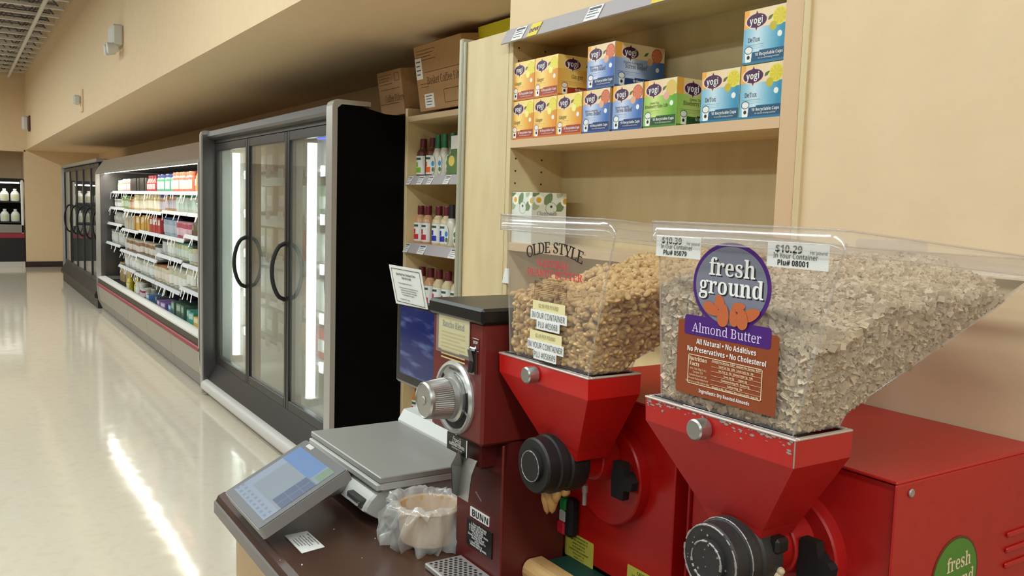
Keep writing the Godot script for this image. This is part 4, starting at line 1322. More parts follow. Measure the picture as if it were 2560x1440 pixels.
# ------------------------------------------------------------------ counter
func counter() -> void:
	var t := thing("service_counter", "long counter with a speckled dark brown worktop and tan front", "counter", Vector3(0.9, 0, -0.5))
	var st := S()
	var edge := [Vector2(0.5, 0.872), Vector2(0.492, 0.88), Vector2(0.49, 0.9), Vector2(0.497, 0.914), Vector2(0.51, 0.92), Vector2(WALL - 0.002, 0.92), Vector2(WALL - 0.002, 0.872)]
	outline_panel(st, edge, -1.985, 1.2)
	part(t, "worktop", st, M.counter, "speckled dark brown worktop")
	part(t, "front_edge", slab(0.486, 0.4925, 0.874, 0.905, -1.983, 1.2, 0.003), M.counter_edge)
	part(t, "front_panel", slab(0.53, 0.555, 0.1, 0.872, -1.955, 1.2), M.counter_front)
	part(t, "end_board", slab(0.555, WALL - 0.002, 0.1, 0.872, -1.955, -1.93), M.maple)
	part(t, "plinth", slab(0.6, WALL - 0.002, 0.0, 0.1, -1.9, 1.2), M.baseboard)

# ------------------------------------------------------------------ scale
func scale_and_display() -> void:
	var y := 1.03
	var a := hit(946.5, 1195.6, 1, y)
	var b := hit(789, 1076, 1, y)
	var c := hit(991, 1050, 1, y)
	var x0 := (a.x + b.x) / 2 - 0.004
	var x1 := c.x
	var z0 := b.z
	var z1 := a.z
	var t := thing("price_scale", "grey counter scale with a steel weighing plate and a tilted touch screen", "scale", Vector3(0.85, TOP, -1.8))
	var st := S()
	box(st, Vector3(x0, y - 0.014, z0), Vector3(x1, y, z1), 0.002)
	part(t, "weighing_plate", st, M.pan, "brushed steel weighing plate")
	st = S()
	box(st, Vector3(x0 - 0.006, y - 0.03, z0 + 0.004), Vector3(x0 + 0.012, y - 0.016, z1 - 0.004), 0.002)
	box(st, Vector3(x0 + 0.004, y - 0.03, z1 - 0.012), Vector3(x1, y - 0.014, z1 - 0.001), 0.002)
	box(st, Vector3(x0 + 0.012, y - 0.026, z0 + 0.004), Vector3(x1, y - 0.015, z1 - 0.012))
	part(t, "plate_carrier", st, M.scale_grey)
	# body: side outline traced on the near side plane
	var zs := z1 - 0.014
	var out := []
	for p in [[913, 1283], [917, 1272], [927, 1256], [945, 1236], [975, 1219], [1015, 1207], [1060, 1199], [1127, 1190]]:
		var q := hit(p[0], p[1], 2, zs)
		out.append(Vector2(q.x, q.y))
	out.append(Vector2(1.02, y - 0.035))
	out.append(Vector2(1.02, TOP + 0.012))
	for p in [[951, 1316], [933, 1294]]:
		var q := hit(p[0], p[1], 2, zs)
		out.append(Vector2(q.x, maxf(q.y, TOP + 0.012)))
	st = S()
	outline_panel(st, out, z0 + 0.03, zs - 0.012)
	var body := part(t, "body", st, M.scale_light)
	st = S()
	var cap := []
	for p in out:
		cap.append(p + Vector2(0.002, 0.002))
	outline_panel(st, cap, zs - 0.012, zs)
	part(t, "side_cover", st, M.scale_grey)
	part(t, "recess", slab(x0 + 0.02, x1 - 0.01, y - 0.05, y - 0.026, z0 + 0.02, z1 - 0.03), M.scale_dark)
	# label slot in the front of the body
	var f := Vector3(out[1].x, out[1].y, zs - 0.06)
	part(body, "printer_slot", slab(f.x - 0.006, f.x + 0.02, f.y - 0.006, f.y + 0.012, zs - 0.095, zs - 0.02, 0.002), M.scale_dark)
	part(body, "paper_roll", slab(f.x - 0.01, f.x + 0.004, f.y - 0.004, f.y + 0.006, zs - 0.088, zs - 0.028, 0.002), M.chrome)
	for p in [[0.78, -1.94], [0.78, -1.68], [0.99, -1.94], [0.99, -1.68]]:
		st = S()
		rod(st, Vector3(p[0], TOP, p[1]), Vector3(p[0], TOP + 0.02, p[1]), 0.014, 12)
		part(t, "foot", st, M.black_matt)
	# light housing behind the plate
	st = S()
	outline_panel(st, [Vector2(x1 + 0.002, y - 0.05), Vector2(x1 + 0.002, y + 0.004), Vector2(x1 + 0.018, y + 0.03), Vector2(x1 + 0.075, y + 0.034), Vector2(x1 + 0.075, TOP + 0.012), Vector2(x1 + 0.03, TOP + 0.012)], z0, zs)
	part(t, "rear_housing", st, mt(c8(206, 206, 200), 0.45))
	# tilted touch screen over the counter edge
	var k := 0.975
	var P := []
	for q in [Vector3(0.4911, -0.6497, -1.9227), Vector3(0.6735, -0.555, -1.8764), Vector3(0.6735, -0.555, -1.6251), Vector3(0.4914, -0.6527, -1.6714)]:
		P.append(Vector3(q.x * k, 1.6 + q.y * k, q.z * k))
	var ux: Vector3 = (P[2] - P[1]).normalized()
	var uy: Vector3 = (P[1] - P[0])
	uy = (uy - ux * uy.dot(ux)).normalized()
	var bs := Basis(ux, uy, ux.cross(uy))
	var mid: Vector3 = (P[0] + P[1] + P[2] + P[3]) / 4.0
	var w: float = ((P[2] - P[1]).length() + (P[3] - P[0]).length()) / 2.0
	var h: float = absf((P[1] - P[0]).dot(uy))
	var tf := Transform3D(bs, mid)
	st = S()
	prism(st, rounded(w, h, 0.006), tf, 0.005)
	var bz := part(t, "screen_bezel", st, M.bezel, "dark grey screen bezel")
	st = S()
	prism(st, rounded(w + 0.004, h + 0.004, 0.007), tf.translated_local(Vector3(0, 0, -0.002)), 0.024)
	part(t, "screen_housing", st, M.bezel_side)
	st = S()
	prism(st, rounded(w * 0.66, h * 0.8, 0.02), tf.translated_local(Vector3(0.0, -0.012, -0.026)), 0.018)
	part(t, "screen_back", st, M.bezel_side)
	var m := mt(Color.BLACK, 0.2)
	m.emission_enabled = true
	m.emission_energy_multiplier = 0.6
	m.emission_texture = paint(192, 128, func(u: float, vv: float) -> Color:
		var col := c8(186, 200, 210)
		if u < 0.16 or vv > 0.8:
			col = c8(196, 212, 228)
		if vv < 0.27 and u < 0.8:
			col = c8(146, 184, 236)
		if vv < 0.22 and u > 0.84:
			col = c8(166, 196, 170)
		if u > 0.72 and vv > 0.26 and vv < 0.76:
			var g := Vector2(fposmod((vv - 0.26) / 0.166, 1.0), fposmod((u - 0.72) / 0.14, 1.0))
			col = c8(132, 148, 174) if g.x > 0.08 and g.y > 0.08 else c8(160, 178, 200)
		if vv > 0.84 and fposmod(u * 9.0, 1.0) < 0.5 and fposmod(vv * 14.0, 1.0) < 0.6:
			col = c8(170, 192, 214)
		return col)
	st = S()
	var sw := w * 0.43
	var sh := h * 0.42
	var cx := 0.0
	quad(st, tf * Vector3(-sw, sh - 0.004, 0.0006), tf * Vector3(sw, sh - 0.004, 0.0006), tf * Vector3(sw, -sh, 0.0006), tf * Vector3(-sw, -sh, 0.0006))
	part(bz, "screen", st, m, "lit pale blue touch screen")
	st = S()
	prism(st, rounded(0.034, 0.01, 0.003), tf.translated_local(Vector3(-w * 0.3, h * 0.465, 0.0006)), 0.0006)
	part(bz, "badge", st, M.scale_light)
	st = S()
	tube(st, [tf * Vector3(0, 0, -0.04), tf * Vector3(0.0, 0.05, -0.06), Vector3(x0 + 0.03, 0.975, -1.8), Vector3(x0 + 0.1, 0.965, -1.8)], 0.026, 12)
	part(t, "screen_arm", st, M.bezel_side)
	# customer display on a pole behind the plate, with a printed notice on its top edge
	var d := thing("customer_display", "black-framed display showing a dark blue picture behind the scale", "display", Vector3(1.02, y + 0.03, -1.95))
	var dx := 1.0
	var dz0 := -2.104
	var dz1 := -1.79
	st = S()
	box(st, Vector3(dx, 1.122, dz0), Vector3(dx + 0.03, 1.344, dz1), 0.004)
	part(d, "frame", st, M.frame)
	st = S()
	box(st, Vector3(dx + 0.001, 1.117, dz0 - 0.005), Vector3(dx + 0.024, 1.347, dz1 + 0.004), 0.006)
	part(d, "rim", st, M.bezel_side)
	var pm := mt(Color.BLACK, 0.12)
	pm.emission_enabled = true
	pm.emission_energy_multiplier = 0.5
	var n := FastNoiseLite.new()
	n.seed = 5
	n.frequency = 2.2
	pm.emission_texture = paint(96, 72, func(u: float, vv: float) -> Color:
		var cl := clampf((n.get_noise_2d(u * 0.6 - vv * 0.5, vv * 2.2) - 0.05) * 2.2, 0.0, 1.0)
		return c8(34, 48, 118).lerp(c8(126, 140, 186), cl * 0.8))
	st = S()
	quad(st, Vector3(dx - 0.0008, 1.328, dz0 + 0.024), Vector3(dx - 0.0008, 1.328, dz1 - 0.02), Vector3(dx - 0.0008, 1.146, dz1 - 0.02), Vector3(dx - 0.0008, 1.146, dz0 + 0.024))
	part(d, "screen", st, pm, "dark blue screen")
	st = S()
	rod(st, Vector3(dx + 0.03, y + 0.03, -1.93), Vector3(dx + 0.05, 1.26, -1.93), 0.018, 14)
	box(st, Vector3(dx + 0.024, 1.2, -1.97), Vector3(dx + 0.06, 1.28, -1.89), 0.004)
	part(d, "pole", st, M.bezel_side)
	st = S()
	var s0 := hit(972, 661, 0, 0.972)
	var s1 := hit(1052, 675, 0, 0.972)
	var s2 := hit(1070, 774, 0, 0.996)
	var s3 := hit(990, 758, 0, 0.996)
	var g := thing("paper_notice", "white printed notice with a black border propped over the customer display", "sign", s3)
	var nn := (s1 - s0).cross(s3 - s0).normalized() * 0.0006
	if nn.x > 0:
		nn = -nn
	quad(st, s0, s1, s2, s3)
	quad(st, s0 - nn * 2, s1 - nn * 2, s2 - nn * 2, s3 - nn * 2)
	part(g, "sheet", st, M.paper)
	st = S()
	var at := func(u: float, vv: float) -> Vector3: return s0 + (s1 - s0) * u + (s3 - s0) * vv + nn
	for e in [[0.06, 0.07, 0.94, 0.085], [0.06, 0.915, 0.94, 0.93], [0.06, 0.07, 0.069, 0.93], [0.931, 0.07, 0.94, 0.93]]:
		quad(st, at.call(e[0], e[1]), at.call(e[2], e[1]), at.call(e[2], e[3]), at.call(e[0], e[3]))
	var pu: Vector3 = (s1 - s0).normalized()
	var pv: Vector3 = (s0 - s3).normalized()
	var pb := Basis(pu, pv, pu.cross(pv).normalized())
	var lines := [["Speed Up Your Checkout Time -", 0.2, 0.5, 0.0062], ["Visit the Scale!", 0.29, 0.5, 0.0062], ["1.  Put your bagged item on the scale.", 0.43, 0.42, 0.0036], ["2.  Key in your item PLU # on the touch screen. You", 0.54, 0.5, 0.0036], ["may also pick your item by choosing from", 0.6, 0.5, 0.0036], ["the pictures on the screen. You may need", 0.66, 0.5, 0.0036], ["to scroll through the categories.", 0.72, 0.47, 0.0036], ["3.  Press the \"Print\" button.", 0.84, 0.34, 0.0036]]
	for l in lines:
		txt(st, l[0], at.call(l[2], l[1]), l[3], pb, "sansbold", 0.9)
	part(g, "lettering", st, M.black_print)

# ------------------------------------------------------------------ coffee grinder
func coffee_grinder() -> void:
	var x := 0.755
	var z0 := -1.431
	var z1 := -1.2445
	var t := thing("coffee_grinder", "dark red coffee grinder with a big ribbed silver dial", "grinder", Vector3(0.95, TOP, -1.315))
	part(t, "upper_housing", slab(x, 0.94, 1.183, 1.399, z0, z1, 0.005), M.maroon)
	var st := S()
	box(st, Vector3(x - 0.008, 1.397, z0 - 0.006), Vector3(0.942, 1.425, z1 + 0.006), 0.005)
	part(t, "lid", st, M.black, "glossy black lid")
	st = S()
	outline_panel(st, [Vector2(0.803, TOP), Vector2(0.803, 1.12), Vector2(0.815, 1.184), Vector2(0.94, 1.184), Vector2(0.94, TOP)], -1.407, -1.2445)
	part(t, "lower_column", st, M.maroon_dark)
	part(t, "corner_trim", slab(0.8, 0.806, TOP, 1.18, -1.249, -1.243, 0.002), M.maroon)
	# dial plate and knob
	var o := Vector3(x, 1.253, -1.338)
	st = S()
	lathe(st, [Vector2(0, 0.003), Vector2(0.058, 0.003), Vector2(0.06, 0.008), Vector2(0.064, 0.009), Vector2(0.067, 0.004), Vector2(0.067, 0.0), Vector2(0, 0.0)], 48, along(o, o - Vector3(1, 0, 0)))
	var dial := part(t, "dial_plate", st, mt(c8(200, 200, 196), 0.26, 0.6), "silver dial plate")
	st = S()
	for seg in [[-150.0, -28.0], [-22.0, 20.0], [138.0, 160.0]]:
		var pts := []
		for i in 13:
			var a := deg_to_rad(lerpf(seg[0], seg[1], i / 12.0))
			pts.append(Vector2(cos(a), sin(a)) * 0.057)
		for i in 13:
			var a := deg_to_rad(lerpf(seg[1], seg[0], i / 12.0))
			pts.append(Vector2(cos(a), sin(a)) * 0.036)
		st = S()
		prism(st, pts, Transform3D(AISLE, o - Vector3(0.0036, 0, 0)), 0.0004)
		part(dial, "dial_print", st, M.black_print)
	st = S()
	txt(st, "AUTOMATIC DRIP", o + Vector3(-0.004, 0.051, 0.0), 0.0042, AISLE, "sansbold", 0.8)
	txt(st, "E", o + Vector3(-0.004, 0.0405, 0.002), 0.009, AISLE, "serifbold")
	part(dial, "lettering", st, M.black_print)
	st = S()
	prism(st, [Vector2(-0.012, 0.026), Vector2(-0.002, 0.037), Vector2(0.006, 0.034), Vector2(0.004, 0.026)], Transform3D(AISLE, o - Vector3(0.004, 0, 0)), 0.0004)
	part(dial, "pointer_mark", st, M.red_print)
	st = S()
	var kt := along(o - Vector3(0.004, 0, 0), o - Vector3(1, 0, 0))
	lathe(st, [Vector2(0, 0), Vector2(0.044, 0), Vector2(0.044, 0.006), Vector2(0.038, 0.008), Vector2(0.0375, 0.018)], 48, kt)
	for i in 60:
		var a0 := TAU * i / 60.0
		var am := TAU * (i + 0.5) / 60.0
		var a1 := TAU * (i + 1) / 60.0
		var q := func(a: float, r: float, hh: float) -> Vector3: return kt * Vector3(r * cos(a), hh, r * sin(a))
		for e in [[a0, 0.0375, am, 0.0362], [am, 0.0362, a1, 0.0375]]:
			quad(st, q.call(e[0], e[1] - 0.004, 0.054), q.call(e[2], e[3] - 0.004, 0.054), q.call(e[2], e[3], 0.018), q.call(e[0], e[1], 0.018))
	lathe(st, [Vector2(0.0335, 0.054), Vector2(0.033, 0.059), Vector2(0.0305, 0.062), Vector2(0.029, 0.0605), Vector2(0, 0.0605)], 48, kt)
	var kn := part(t, "dial_knob", st, M.alu, "ribbed silver dial knob")
	st = S()
	lathe(st, [Vector2(0.0, 0.0625), Vector2(0.006, 0.0625), Vector2(0.008, 0.061)], 16, kt)
	part(kn, "screw", st, M.bare)
	# recipe card in a clear sleeve
	var c0 := hit(1099, 780, 0, x - 0.002)
	var c1 := hit(1172, 892, 0, x - 0.002)
	st = S()
	box(st, Vector3(x - 0.003, c1.y, c0.z), Vector3(x - 0.0015, c0.y, c1.z))
	var card := part(t, "recipe_card", st, M.cream_card, "pale yellow recipe card")
	st = S()
	txt(st, "Rancho Blend", Vector3(x - 0.0034, c0.y - 0.018, (c0.z + c1.z) / 2), 0.011, AISLE, "serif", 0.8)
	part(card, "title", st, mt(c8(60, 96, 80), 0.6))
	st = S()
	for i in 8:
		box(st, Vector3(x - 0.0034, c0.y - 0.034 - 0.0068 * i, c0.z + 0.012), Vector3(x - 0.003, c0.y - 0.0315 - 0.0068 * i, c1.z - 0.012 - 0.02 * (i % 3 == 2 as int)))
	part(card, "print_lines", st, mt(c8(214, 190, 120), 0.6))
	st = S()
	box(st, Vector3(x - 0.0048, c1.y - 0.006, c0.z - 0.006), Vector3(x - 0.004, c0.y + 0.004, c1.z + 0.006))
	part(card, "clear_sleeve", st, clear(c8(240, 240, 235), 0.1, 0.06))
	# rocker switch and its plate
	var s := hit(1187, 902, 0, x)
	st = S()
	box(st, Vector3(x - 0.006, s.y - 0.024, s.z - 0.011), Vector3(x, s.y + 0.024, s.z + 0.011), 0.002)
	var sw := part(t, "switch", st, M.chrome)
	st = S()
	prism(st, [Vector2(0.0, 0.018), Vector2(0.007, 0.02), Vector2(0.002, 0.0), Vector2(0.005, -0.02), Vector2(0, -0.018)], Transform3D(Basis(Vector3(-1, 0, 0), Vector3(0, 1, 0), Vector3(0, 0, -1)), Vector3(x - 0.005, s.y, s.z - 0.007)), 0.014)
	part(sw, "rocker", st, M.black)
	s = hit(1190, 862, 0, x)
	st = S()
	box(st, Vector3(x - 0.001, s.y - 0.011, s.z - 0.012), Vector3(x, s.y + 0.011, s.z + 0.012))
	var pl := part(t, "switch_plate", st, M.maroon_dark)
	st = S()
	txt(st, "STOP", Vector3(x - 0.0014, s.y + 0.004, s.z), 0.005, AISLE, "sansbold", 0.9)
	for e in [[-0.011, 0.012, 0.011, 0.0112], [-0.011, -0.0112, 0.011, -0.012]]:
		box(st, Vector3(x - 0.0014, e[3] * 0.92 + s.y, e[0] + s.z), Vector3(x - 0.001, e[1] * 0.92 + s.y, e[2] + s.z))
	prism(st, [Vector2(-0.005, -0.008), Vector2(0.005, -0.008), Vector2(0.0, -0.002)], Transform3D(AISLE, Vector3(x - 0.0014, s.y, s.z)), 0.0003)
	part(pl, "lettering", st, M.white_print)
	# black sign under the dial
	var k0 := hit(1117, 1078, 0, x - 0.004)
	var k1 := hit(1166, 1146, 0, x - 0.004)
	st = S()
	box(st, Vector3(x - 0.003, k1.y, k0.z), Vector3(x - 0.001, k0.y, k1.z))
	var bl := part(t, "coffee_sign", st, M.black, "small black hanging sign")
	st = S()
	var kz := (k0.z + k1.z) / 2
	txt(st, "fresh", Vector3(x - 0.0034, lerpf(k0.y, k1.y, 0.3), kz), 0.012, AISLE, "serif", 0.8, 0.0, 0.25)
	txt(st, "GROUND COFFEE", Vector3(x - 0.0034, lerpf(k0.y, k1.y, 0.58), kz), 0.0052, AISLE, "sansbold", 0.95)
	txt(st, "whole bean to cup", Vector3(x - 0.0034, lerpf(k0.y, k1.y, 0.76), kz), 0.0032, AISLE, "sans")
	box(st, Vector3(x - 0.0034, k1.y, k1.z - 0.0025), Vector3(x - 0.003, k0.y, k1.z))
	part(bl, "lettering", st, M.white_print)
	# folded steel bag chute
	st = S()
	var cx := 0.735
	var pts := {}
	for e in [["a", 1145, 1128], ["b", 1158, 1140], ["c", 1192, 1153], ["d", 1127, 1163], ["e", 1154, 1166], ["f", 1178, 1190], ["g", 1130, 1232], ["h", 1143, 1240], ["i", 1170, 1256], ["j", 1176, 1212]]:
		pts[e[0]] = hit(e[1], e[2], 0, cx + (0.03 if e[0] in ["b", "e", "h"] else 0.0))
	for e in [["a", "b", "e", "d"], ["b", "c", "f", "e"], ["d", "e", "h", "g"], ["e", "f", "i", "h"]]:
		quad(st, pts[e[0]], pts[e[1]], pts[e[2]], pts[e[3]])
		var bk := Vector3(0.0015, 0, 0)
		quad(st, pts[e[0]] + bk, pts[e[1]] + bk, pts[e[2]] + bk, pts[e[3]] + bk)
	part(t, "bag_chute", st, M.steel, "folded stainless steel bag chute")
	st = S()
	box(st, Vector3(0.775, 1.13, -1.37), Vector3(0.815, 1.185, -1.28), 0.004)
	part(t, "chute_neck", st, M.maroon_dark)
	var w0 := hit(1190, 1230, 0, 0.79)
	var w1 := hit(1203, 1253, 0, 0.8)
	st = S()
	rod(st, w0, w1, 0.0012, 6)
	part(t, "bag_clip", st, M.bare)
	# maker's plate and instructions
	s = hit(1199, 1291, 0, 0.802)
	st = S()
	box(st, Vector3(0.801, s.y - 0.009, s.z - 0.033), Vector3(0.803, s.y + 0.009, s.z + 0.033))
	pl = part(t, "name_plate", st, M.white)
	st = S()
	txt(st, "BUNN", Vector3(0.8006, s.y, s.z + 0.003), 0.013, AISLE, "sansbold", 1.15)
	part(pl, "lettering", st, M.black_print)
	k0 = hit(1168, 1293, 0, 0.802)
	k1 = hit(1229, 1399, 0, 0.802)
	st = S()
	box(st, Vector3(0.801, k1.y, k0.z), Vector3(0.803, k0.y, k1.z))
	bl = part(t, "instruction_plate", st, M.black)
	st = S()
	var ins := ["1. Place coffee beans", "    in hopper and close lid.", "2. Set the grind dial.", "3. Hold a bag under chute.", "4. Press start.", "    Grinder stops by itself", "    when the hopper is", "    empty.", "5. Shake chute to", "    release loose grounds."]
	for i in ins.size():
		txt(st, ins[i].strip_edges(), Vector3(0.8006, lerpf(k0.y, k1.y, 0.09 + 0.09 * i), kz_of(k0, k1, i)), 0.0044, AISLE, "sansbold", 0.9)
	part(bl, "lettering", st, M.white_print)
	# perforated drip tray on the counter in front
	var tr := thing("drip_tray", "perforated steel drip tray in front of the coffee grinder", "tray", Vector3(0.72, TOP, -1.31))
	st = S()
	box(st, Vector3(0.722, TOP + 0.001, -1.382), Vector3(0.801, TOP + 0.012, -1.2), 0.002)
	var pan := part(tr, "tray_plate", st, M.bare)
	st = S()
	var r := 0
	var zz := -1.372
	while zz < -1.21:
		var xx := 0.731 + (0.005 if r % 2 else 0.0)
		while xx < 0.792:
			lathe(st, [Vector2(0, 0), Vector2(0.0034, 0)], 8, Transform3D(Basis.IDENTITY, Vector3(xx, TOP + 0.0123, zz)))
			xx += 0.0105
		zz += 0.0092
		r += 1
	var holes := part(pan, "holes", st, M.black_matt)
	holes.set_meta("kind", "stuff")

func kz_of(a: Vector3, b: Vector3, i: int) -> float:
	return lerpf(a.z, b.z, 0.5 - 0.05 * (i % 3))

# ------------------------------------------------------------------ nut grinders
func grinder(kind: String, cz: float) -> void:
	var almond := kind == "almond"
	var red: StandardMaterial3D = M.red_worn if almond else M.red
	var label := "red almond butter grinder with chipped paint and a worn black outlet cap" if almond else "glossy red peanut butter grinder beside the coffee grinder"
	var t := thing("nut_grinder", label, "grinder", Vector3(1.1, TOP, cz))
	var zl := cz - 0.2
	var zr := cz + 0.146
	var xf := 0.945
	var yb := 0.955
	var yt := 1.283
	# body: a folded cover over a recessed front plate
	var st := S()
	box(st, Vector3(xf, yt - 0.004, zl), Vector3(1.295, yt, zr), 0.0015)
	box(st, Vector3(xf, yb, zr - 0.004), Vector3(1.295, yt - 0.004, zr), 0.0015)
	box(st, Vector3(xf, yb, zl), Vector3(1.295, yt - 0.004, zl + 0.004), 0.0015)
	box(st, Vector3(1.28, yb, zl + 0.004), Vector3(1.295, yt - 0.004, zr - 0.004))
	part(t, "cover", st, red)
	part(t, "front_plate", slab(xf + 0.006, xf + 0.012, yb, yt - 0.007, zl + 0.007, zr - 0.007), red)
	part(t, "base_plate", slab(xf + 0.006, 1.28, yb, yb + 0.006, zl + 0.007, zr - 0.007), M.black_matt)
	for p in [[0.98, zl + 0.03], [0.98, zr - 0.03], [1.25, zl + 0.03], [1.25, zr - 0.03]]:
		st = S()
		rod(st, Vector3(p[0], TOP, p[1]), Vector3(p[0], yb + 0.002, p[1]), 0.016, 12)
		part(t, "foot", st, M.black_matt)
	st = S()
	var sc := Vector3(0.974, 1.266, zr)
	rod(st, sc, sc + Vector3(0, 0, 0.003), 0.0055, 14, -1.0, 0.001)
	part(t, "screw", st, M.bare)
	if almond:
		var g := Vector3(1.088, 1.136, zr + 0.0008)
		st = S()
		prism(st, ellipse(0.054, 0.054, 40), Transform3D(NEAR, g), 0.0004)
		var stk := part(t, "side_sticker", st, mt(c8(96, 56, 24), 0.4), "round green sticker with a brown edge")
		st = S()
		prism(st, ellipse(0.0505, 0.0505, 40), Transform3D(NEAR, g + Vector3(0, 0, 0.0003)), 0.0002)
		part(stk, "green_field", st, M.green_sticker)
		st = S()
		txt(st, "fresh", g + Vector3(0.006, 0.018, 0.0006), 0.019, NEAR, "serifbold", 0.8, 0.06)
		txt(st, "ground", g + Vector3(0.006, -0.008, 0.0006), 0.019, NEAR, "serifbold", 0.8, 0.06)
		part(stk, "lettering", st, M.cream_print)
		for i in 3:
			part(t, "vent_slat", slab(1.21, 1.275, 1.12 + 0.022 * i, 1.128 + 0.022 * i, zr, zr + 0.004, 0.002), red)
	# big round face plate, boss, outlet
	var dc := Vector3(xf + 0.008, 1.148, cz - 0.004)
	st = S()
	rod(st, dc, dc - Vector3(0.024, 0, 0), 0.087, 56, -1.0, 0.0025)
	part(t, "face_disc", st, red)
	var ax := Vector3(0, 1.168, cz + 0.006) if almond else Vector3(0, 1.181, cz - 0.012)
	st = S()
	rod(st, Vector3(0.93, ax.y, ax.z), Vector3(0.895, ax.y, ax.z), 0.044, 32, 0.04, 0.002)
	rod(st, Vector3(0.9, ax.y, ax.z), Vector3(0.82, ax.y, ax.z), 0.034, 32, -1.0, 0.002)
	part(t, "boss", st, red)
	st = S()
	var kt := along(Vector3(0.862, ax.y, ax.z), Vector3(0.0, ax.y, ax.z))
	lathe(st, [Vector2(0.0, 0.0), Vector2(0.047, 0.0), Vector2(0.05, 0.004), Vector2(0.05, 0.034), Vector2(0.0475, 0.037), Vector2(0.0475, 0.041), Vector2(0.049, 0.043), Vector2(0.0485, 0.056), Vector2(0.0455, 0.058), Vector2(0.0455, 0.078), Vector2(0.043, 0.0815), Vector2(0.0265, 0.0805), Vector2(0.0262, 0.086), Vector2(0.0235, 0.0875), Vector2(0.0, 0.0865)], 48, kt)
	var cap := part(t, "outlet_cap", st, M.knob_worn if almond else M.knob_black, "scuffed black outlet cap" if almond else "black outlet cap")
	st = S()
	for e in [[0.0436, 0.0812, 0.0013], [0.0248, 0.0874, 0.0014], [0.0484, 0.0562, 0.0008]]:
		if not almond and e[0] > 0.03:
			continue
		for i in 40:
			var wear := 1.0 if almond else 0.5
			if almond and rng.randf() < 0.12 and e[0] < 0.045:
				continue
			var r: float = e[2] * wear * rng.randf_range(0.7, 1.5)
			var a0 := TAU * i / 40.0
			var a1 := TAU * (i + 1.04) / 40.0
			rod(st, kt * Vector3(e[0] * cos(a0), e[1], e[0] * sin(a0)), kt * Vector3(e[0] * cos(a1), e[1], e[0] * sin(a1)), r, 5)
	if almond:
		for i in 20:
			var a := rng.randf() * TAU
			var r := 0.041 * sqrt(rng.randf_range(0.01, 1.0))
			var hh := 0.0875 if r < 0.0235 else 0.0816
			var q := rng.randf_range(0.0006, 0.0017)
			lathe(st, [Vector2(0, 0.0003), Vector2(q, 0.0001), Vector2(q, -0.0006)], 6, kt.translated_local(Vector3(r * cos(a), hh, r * sin(a))))
	part(cap, "worn_metal", st, M.bare, "bare metal where the black is worn off")
	# clamp behind the cap, wing knob, drip pin
	st = S()
	box(st, Vector3(0.842, ax.y + 0.012, ax.z + 0.03), Vector3(0.866, ax.y + 0.032, ax.z + 0.053), 0.004)
	part(t, "clamp", st, M.knob_black)
	var wk := Vector3(0.915, 1.16, cz + 0.062)
	st = S()
	rod(st, wk + Vector3(0.02, 0, 0), wk + Vector3(-0.014, 0, 0), 0.011, 16)
	prism(st, [Vector2(-0.016, -0.031), Vector2(0.012, -0.031), Vector2(0.014, -0.014), Vector2(0.032, -0.01), Vector2(0.034, 0.004), Vector2(0.028, 0.01), Vector2(0.014, 0.012), Vector2(0.01, 0.031), Vector2(-0.014, 0.03), Vector2(-0.018, 0.0)], Transform3D(AISLE, wk - Vector3(0.016, 0, 0)), 0.014)
	part(t, "wing_knob", st, M.black_matt, "black wing knob")
	st = S()
	rod(st, Vector3(0.885, 1.135, cz - 0.006), Vector3(0.885, 1.122, cz - 0.006), 0.0055, 10)
	rod(st, Vector3(0.885, 1.123, cz - 0.006), Vector3(0.885, 1.1, cz - 0.006), 0.004, 8)
	part(t, "drip_pin", st, M.bare)
	# funnel: rim band with a rolled edge and four sloping sides
	var rx0 := 0.78
	var rx1 := 0.883
	var rz0 := cz - 0.124
	var rz1 := cz + 0.124
	var ry := 1.35
	var rb := 1.317
	var f := S()
	var loop := func(x0: float, x1: float, z0: float, z1: float, y: float) -> Array: return [Vector3(x0, y, z0), Vector3(x0, y, z1), Vector3(x1, y, z1), Vector3(x1, y, z0)]
	var stack := [loop.call(rx0, rx1, rz0, rz1, ry), loop.call(rx0 + 0.0015, rx1, rz0 + 0.001, rz1 - 0.001, rb), loop.call(0.823, 0.893, cz - 0.05, cz + 0.05, 1.212), loop.call(0.828, 0.89, cz - 0.042, cz + 0.042, 1.196)]
	for i in 3:
		for j in 4:
			var k := (j + 1) % 4
			quad(f, stack[i][j], stack[i][k], stack[i + 1][k], stack[i + 1][j])
	var fun := part(t, "funnel", f, red)
	st = S()
	for e in [[Vector3(rx0 - 0.001, ry - 0.002, rz0 - 0.001), Vector3(rx0 + 0.006, ry + 0.001, rz1 + 0.001)], [Vector3(rx0 + 0.006, ry - 0.002, rz1 - 0.006), Vector3(rx1, ry + 0.001, rz1 + 0.001)], [Vector3(rx0 + 0.006, ry - 0.002, rz0 - 0.001), Vector3(rx1, ry + 0.001, rz0 + 0.006)], [Vector3(rx1 - 0.006, ry - 0.002, rz0 + 0.006), Vector3(rx1, ry + 0.001, rz1 - 0.006)]]:
		box(st, e[0], e[1], 0.001)
	part(fun, "rim_edge", st, M.rim_edge, "pale rolled rim edge")
	st = S()
	for i in 2:
		box(st, Vector3(rx0 + 0.006, ry - 0.004, rz0 + 0.006), Vector3(rx0 + 0.012, ry + 0.002, rz1 - 0.006), 0.001)
	box(st, Vector3(rx0 + 0.012, ry - 0.02, rz0 + 0.006), Vector3(rx1 - 0.006, ry - 0.015, rz1 - 0.006))
	part(fun, "seat_strip", st, M.bare)
	var kb := Vector3(rx0, 1.332, cz - 0.012)
	st = S()
	rod(st, kb, kb - Vector3(0.021, 0, 0), 0.0135, 24, -1.0, 0.002)
	part(fun, "latch_knob", st, M.alu, "round brushed metal latch knob")
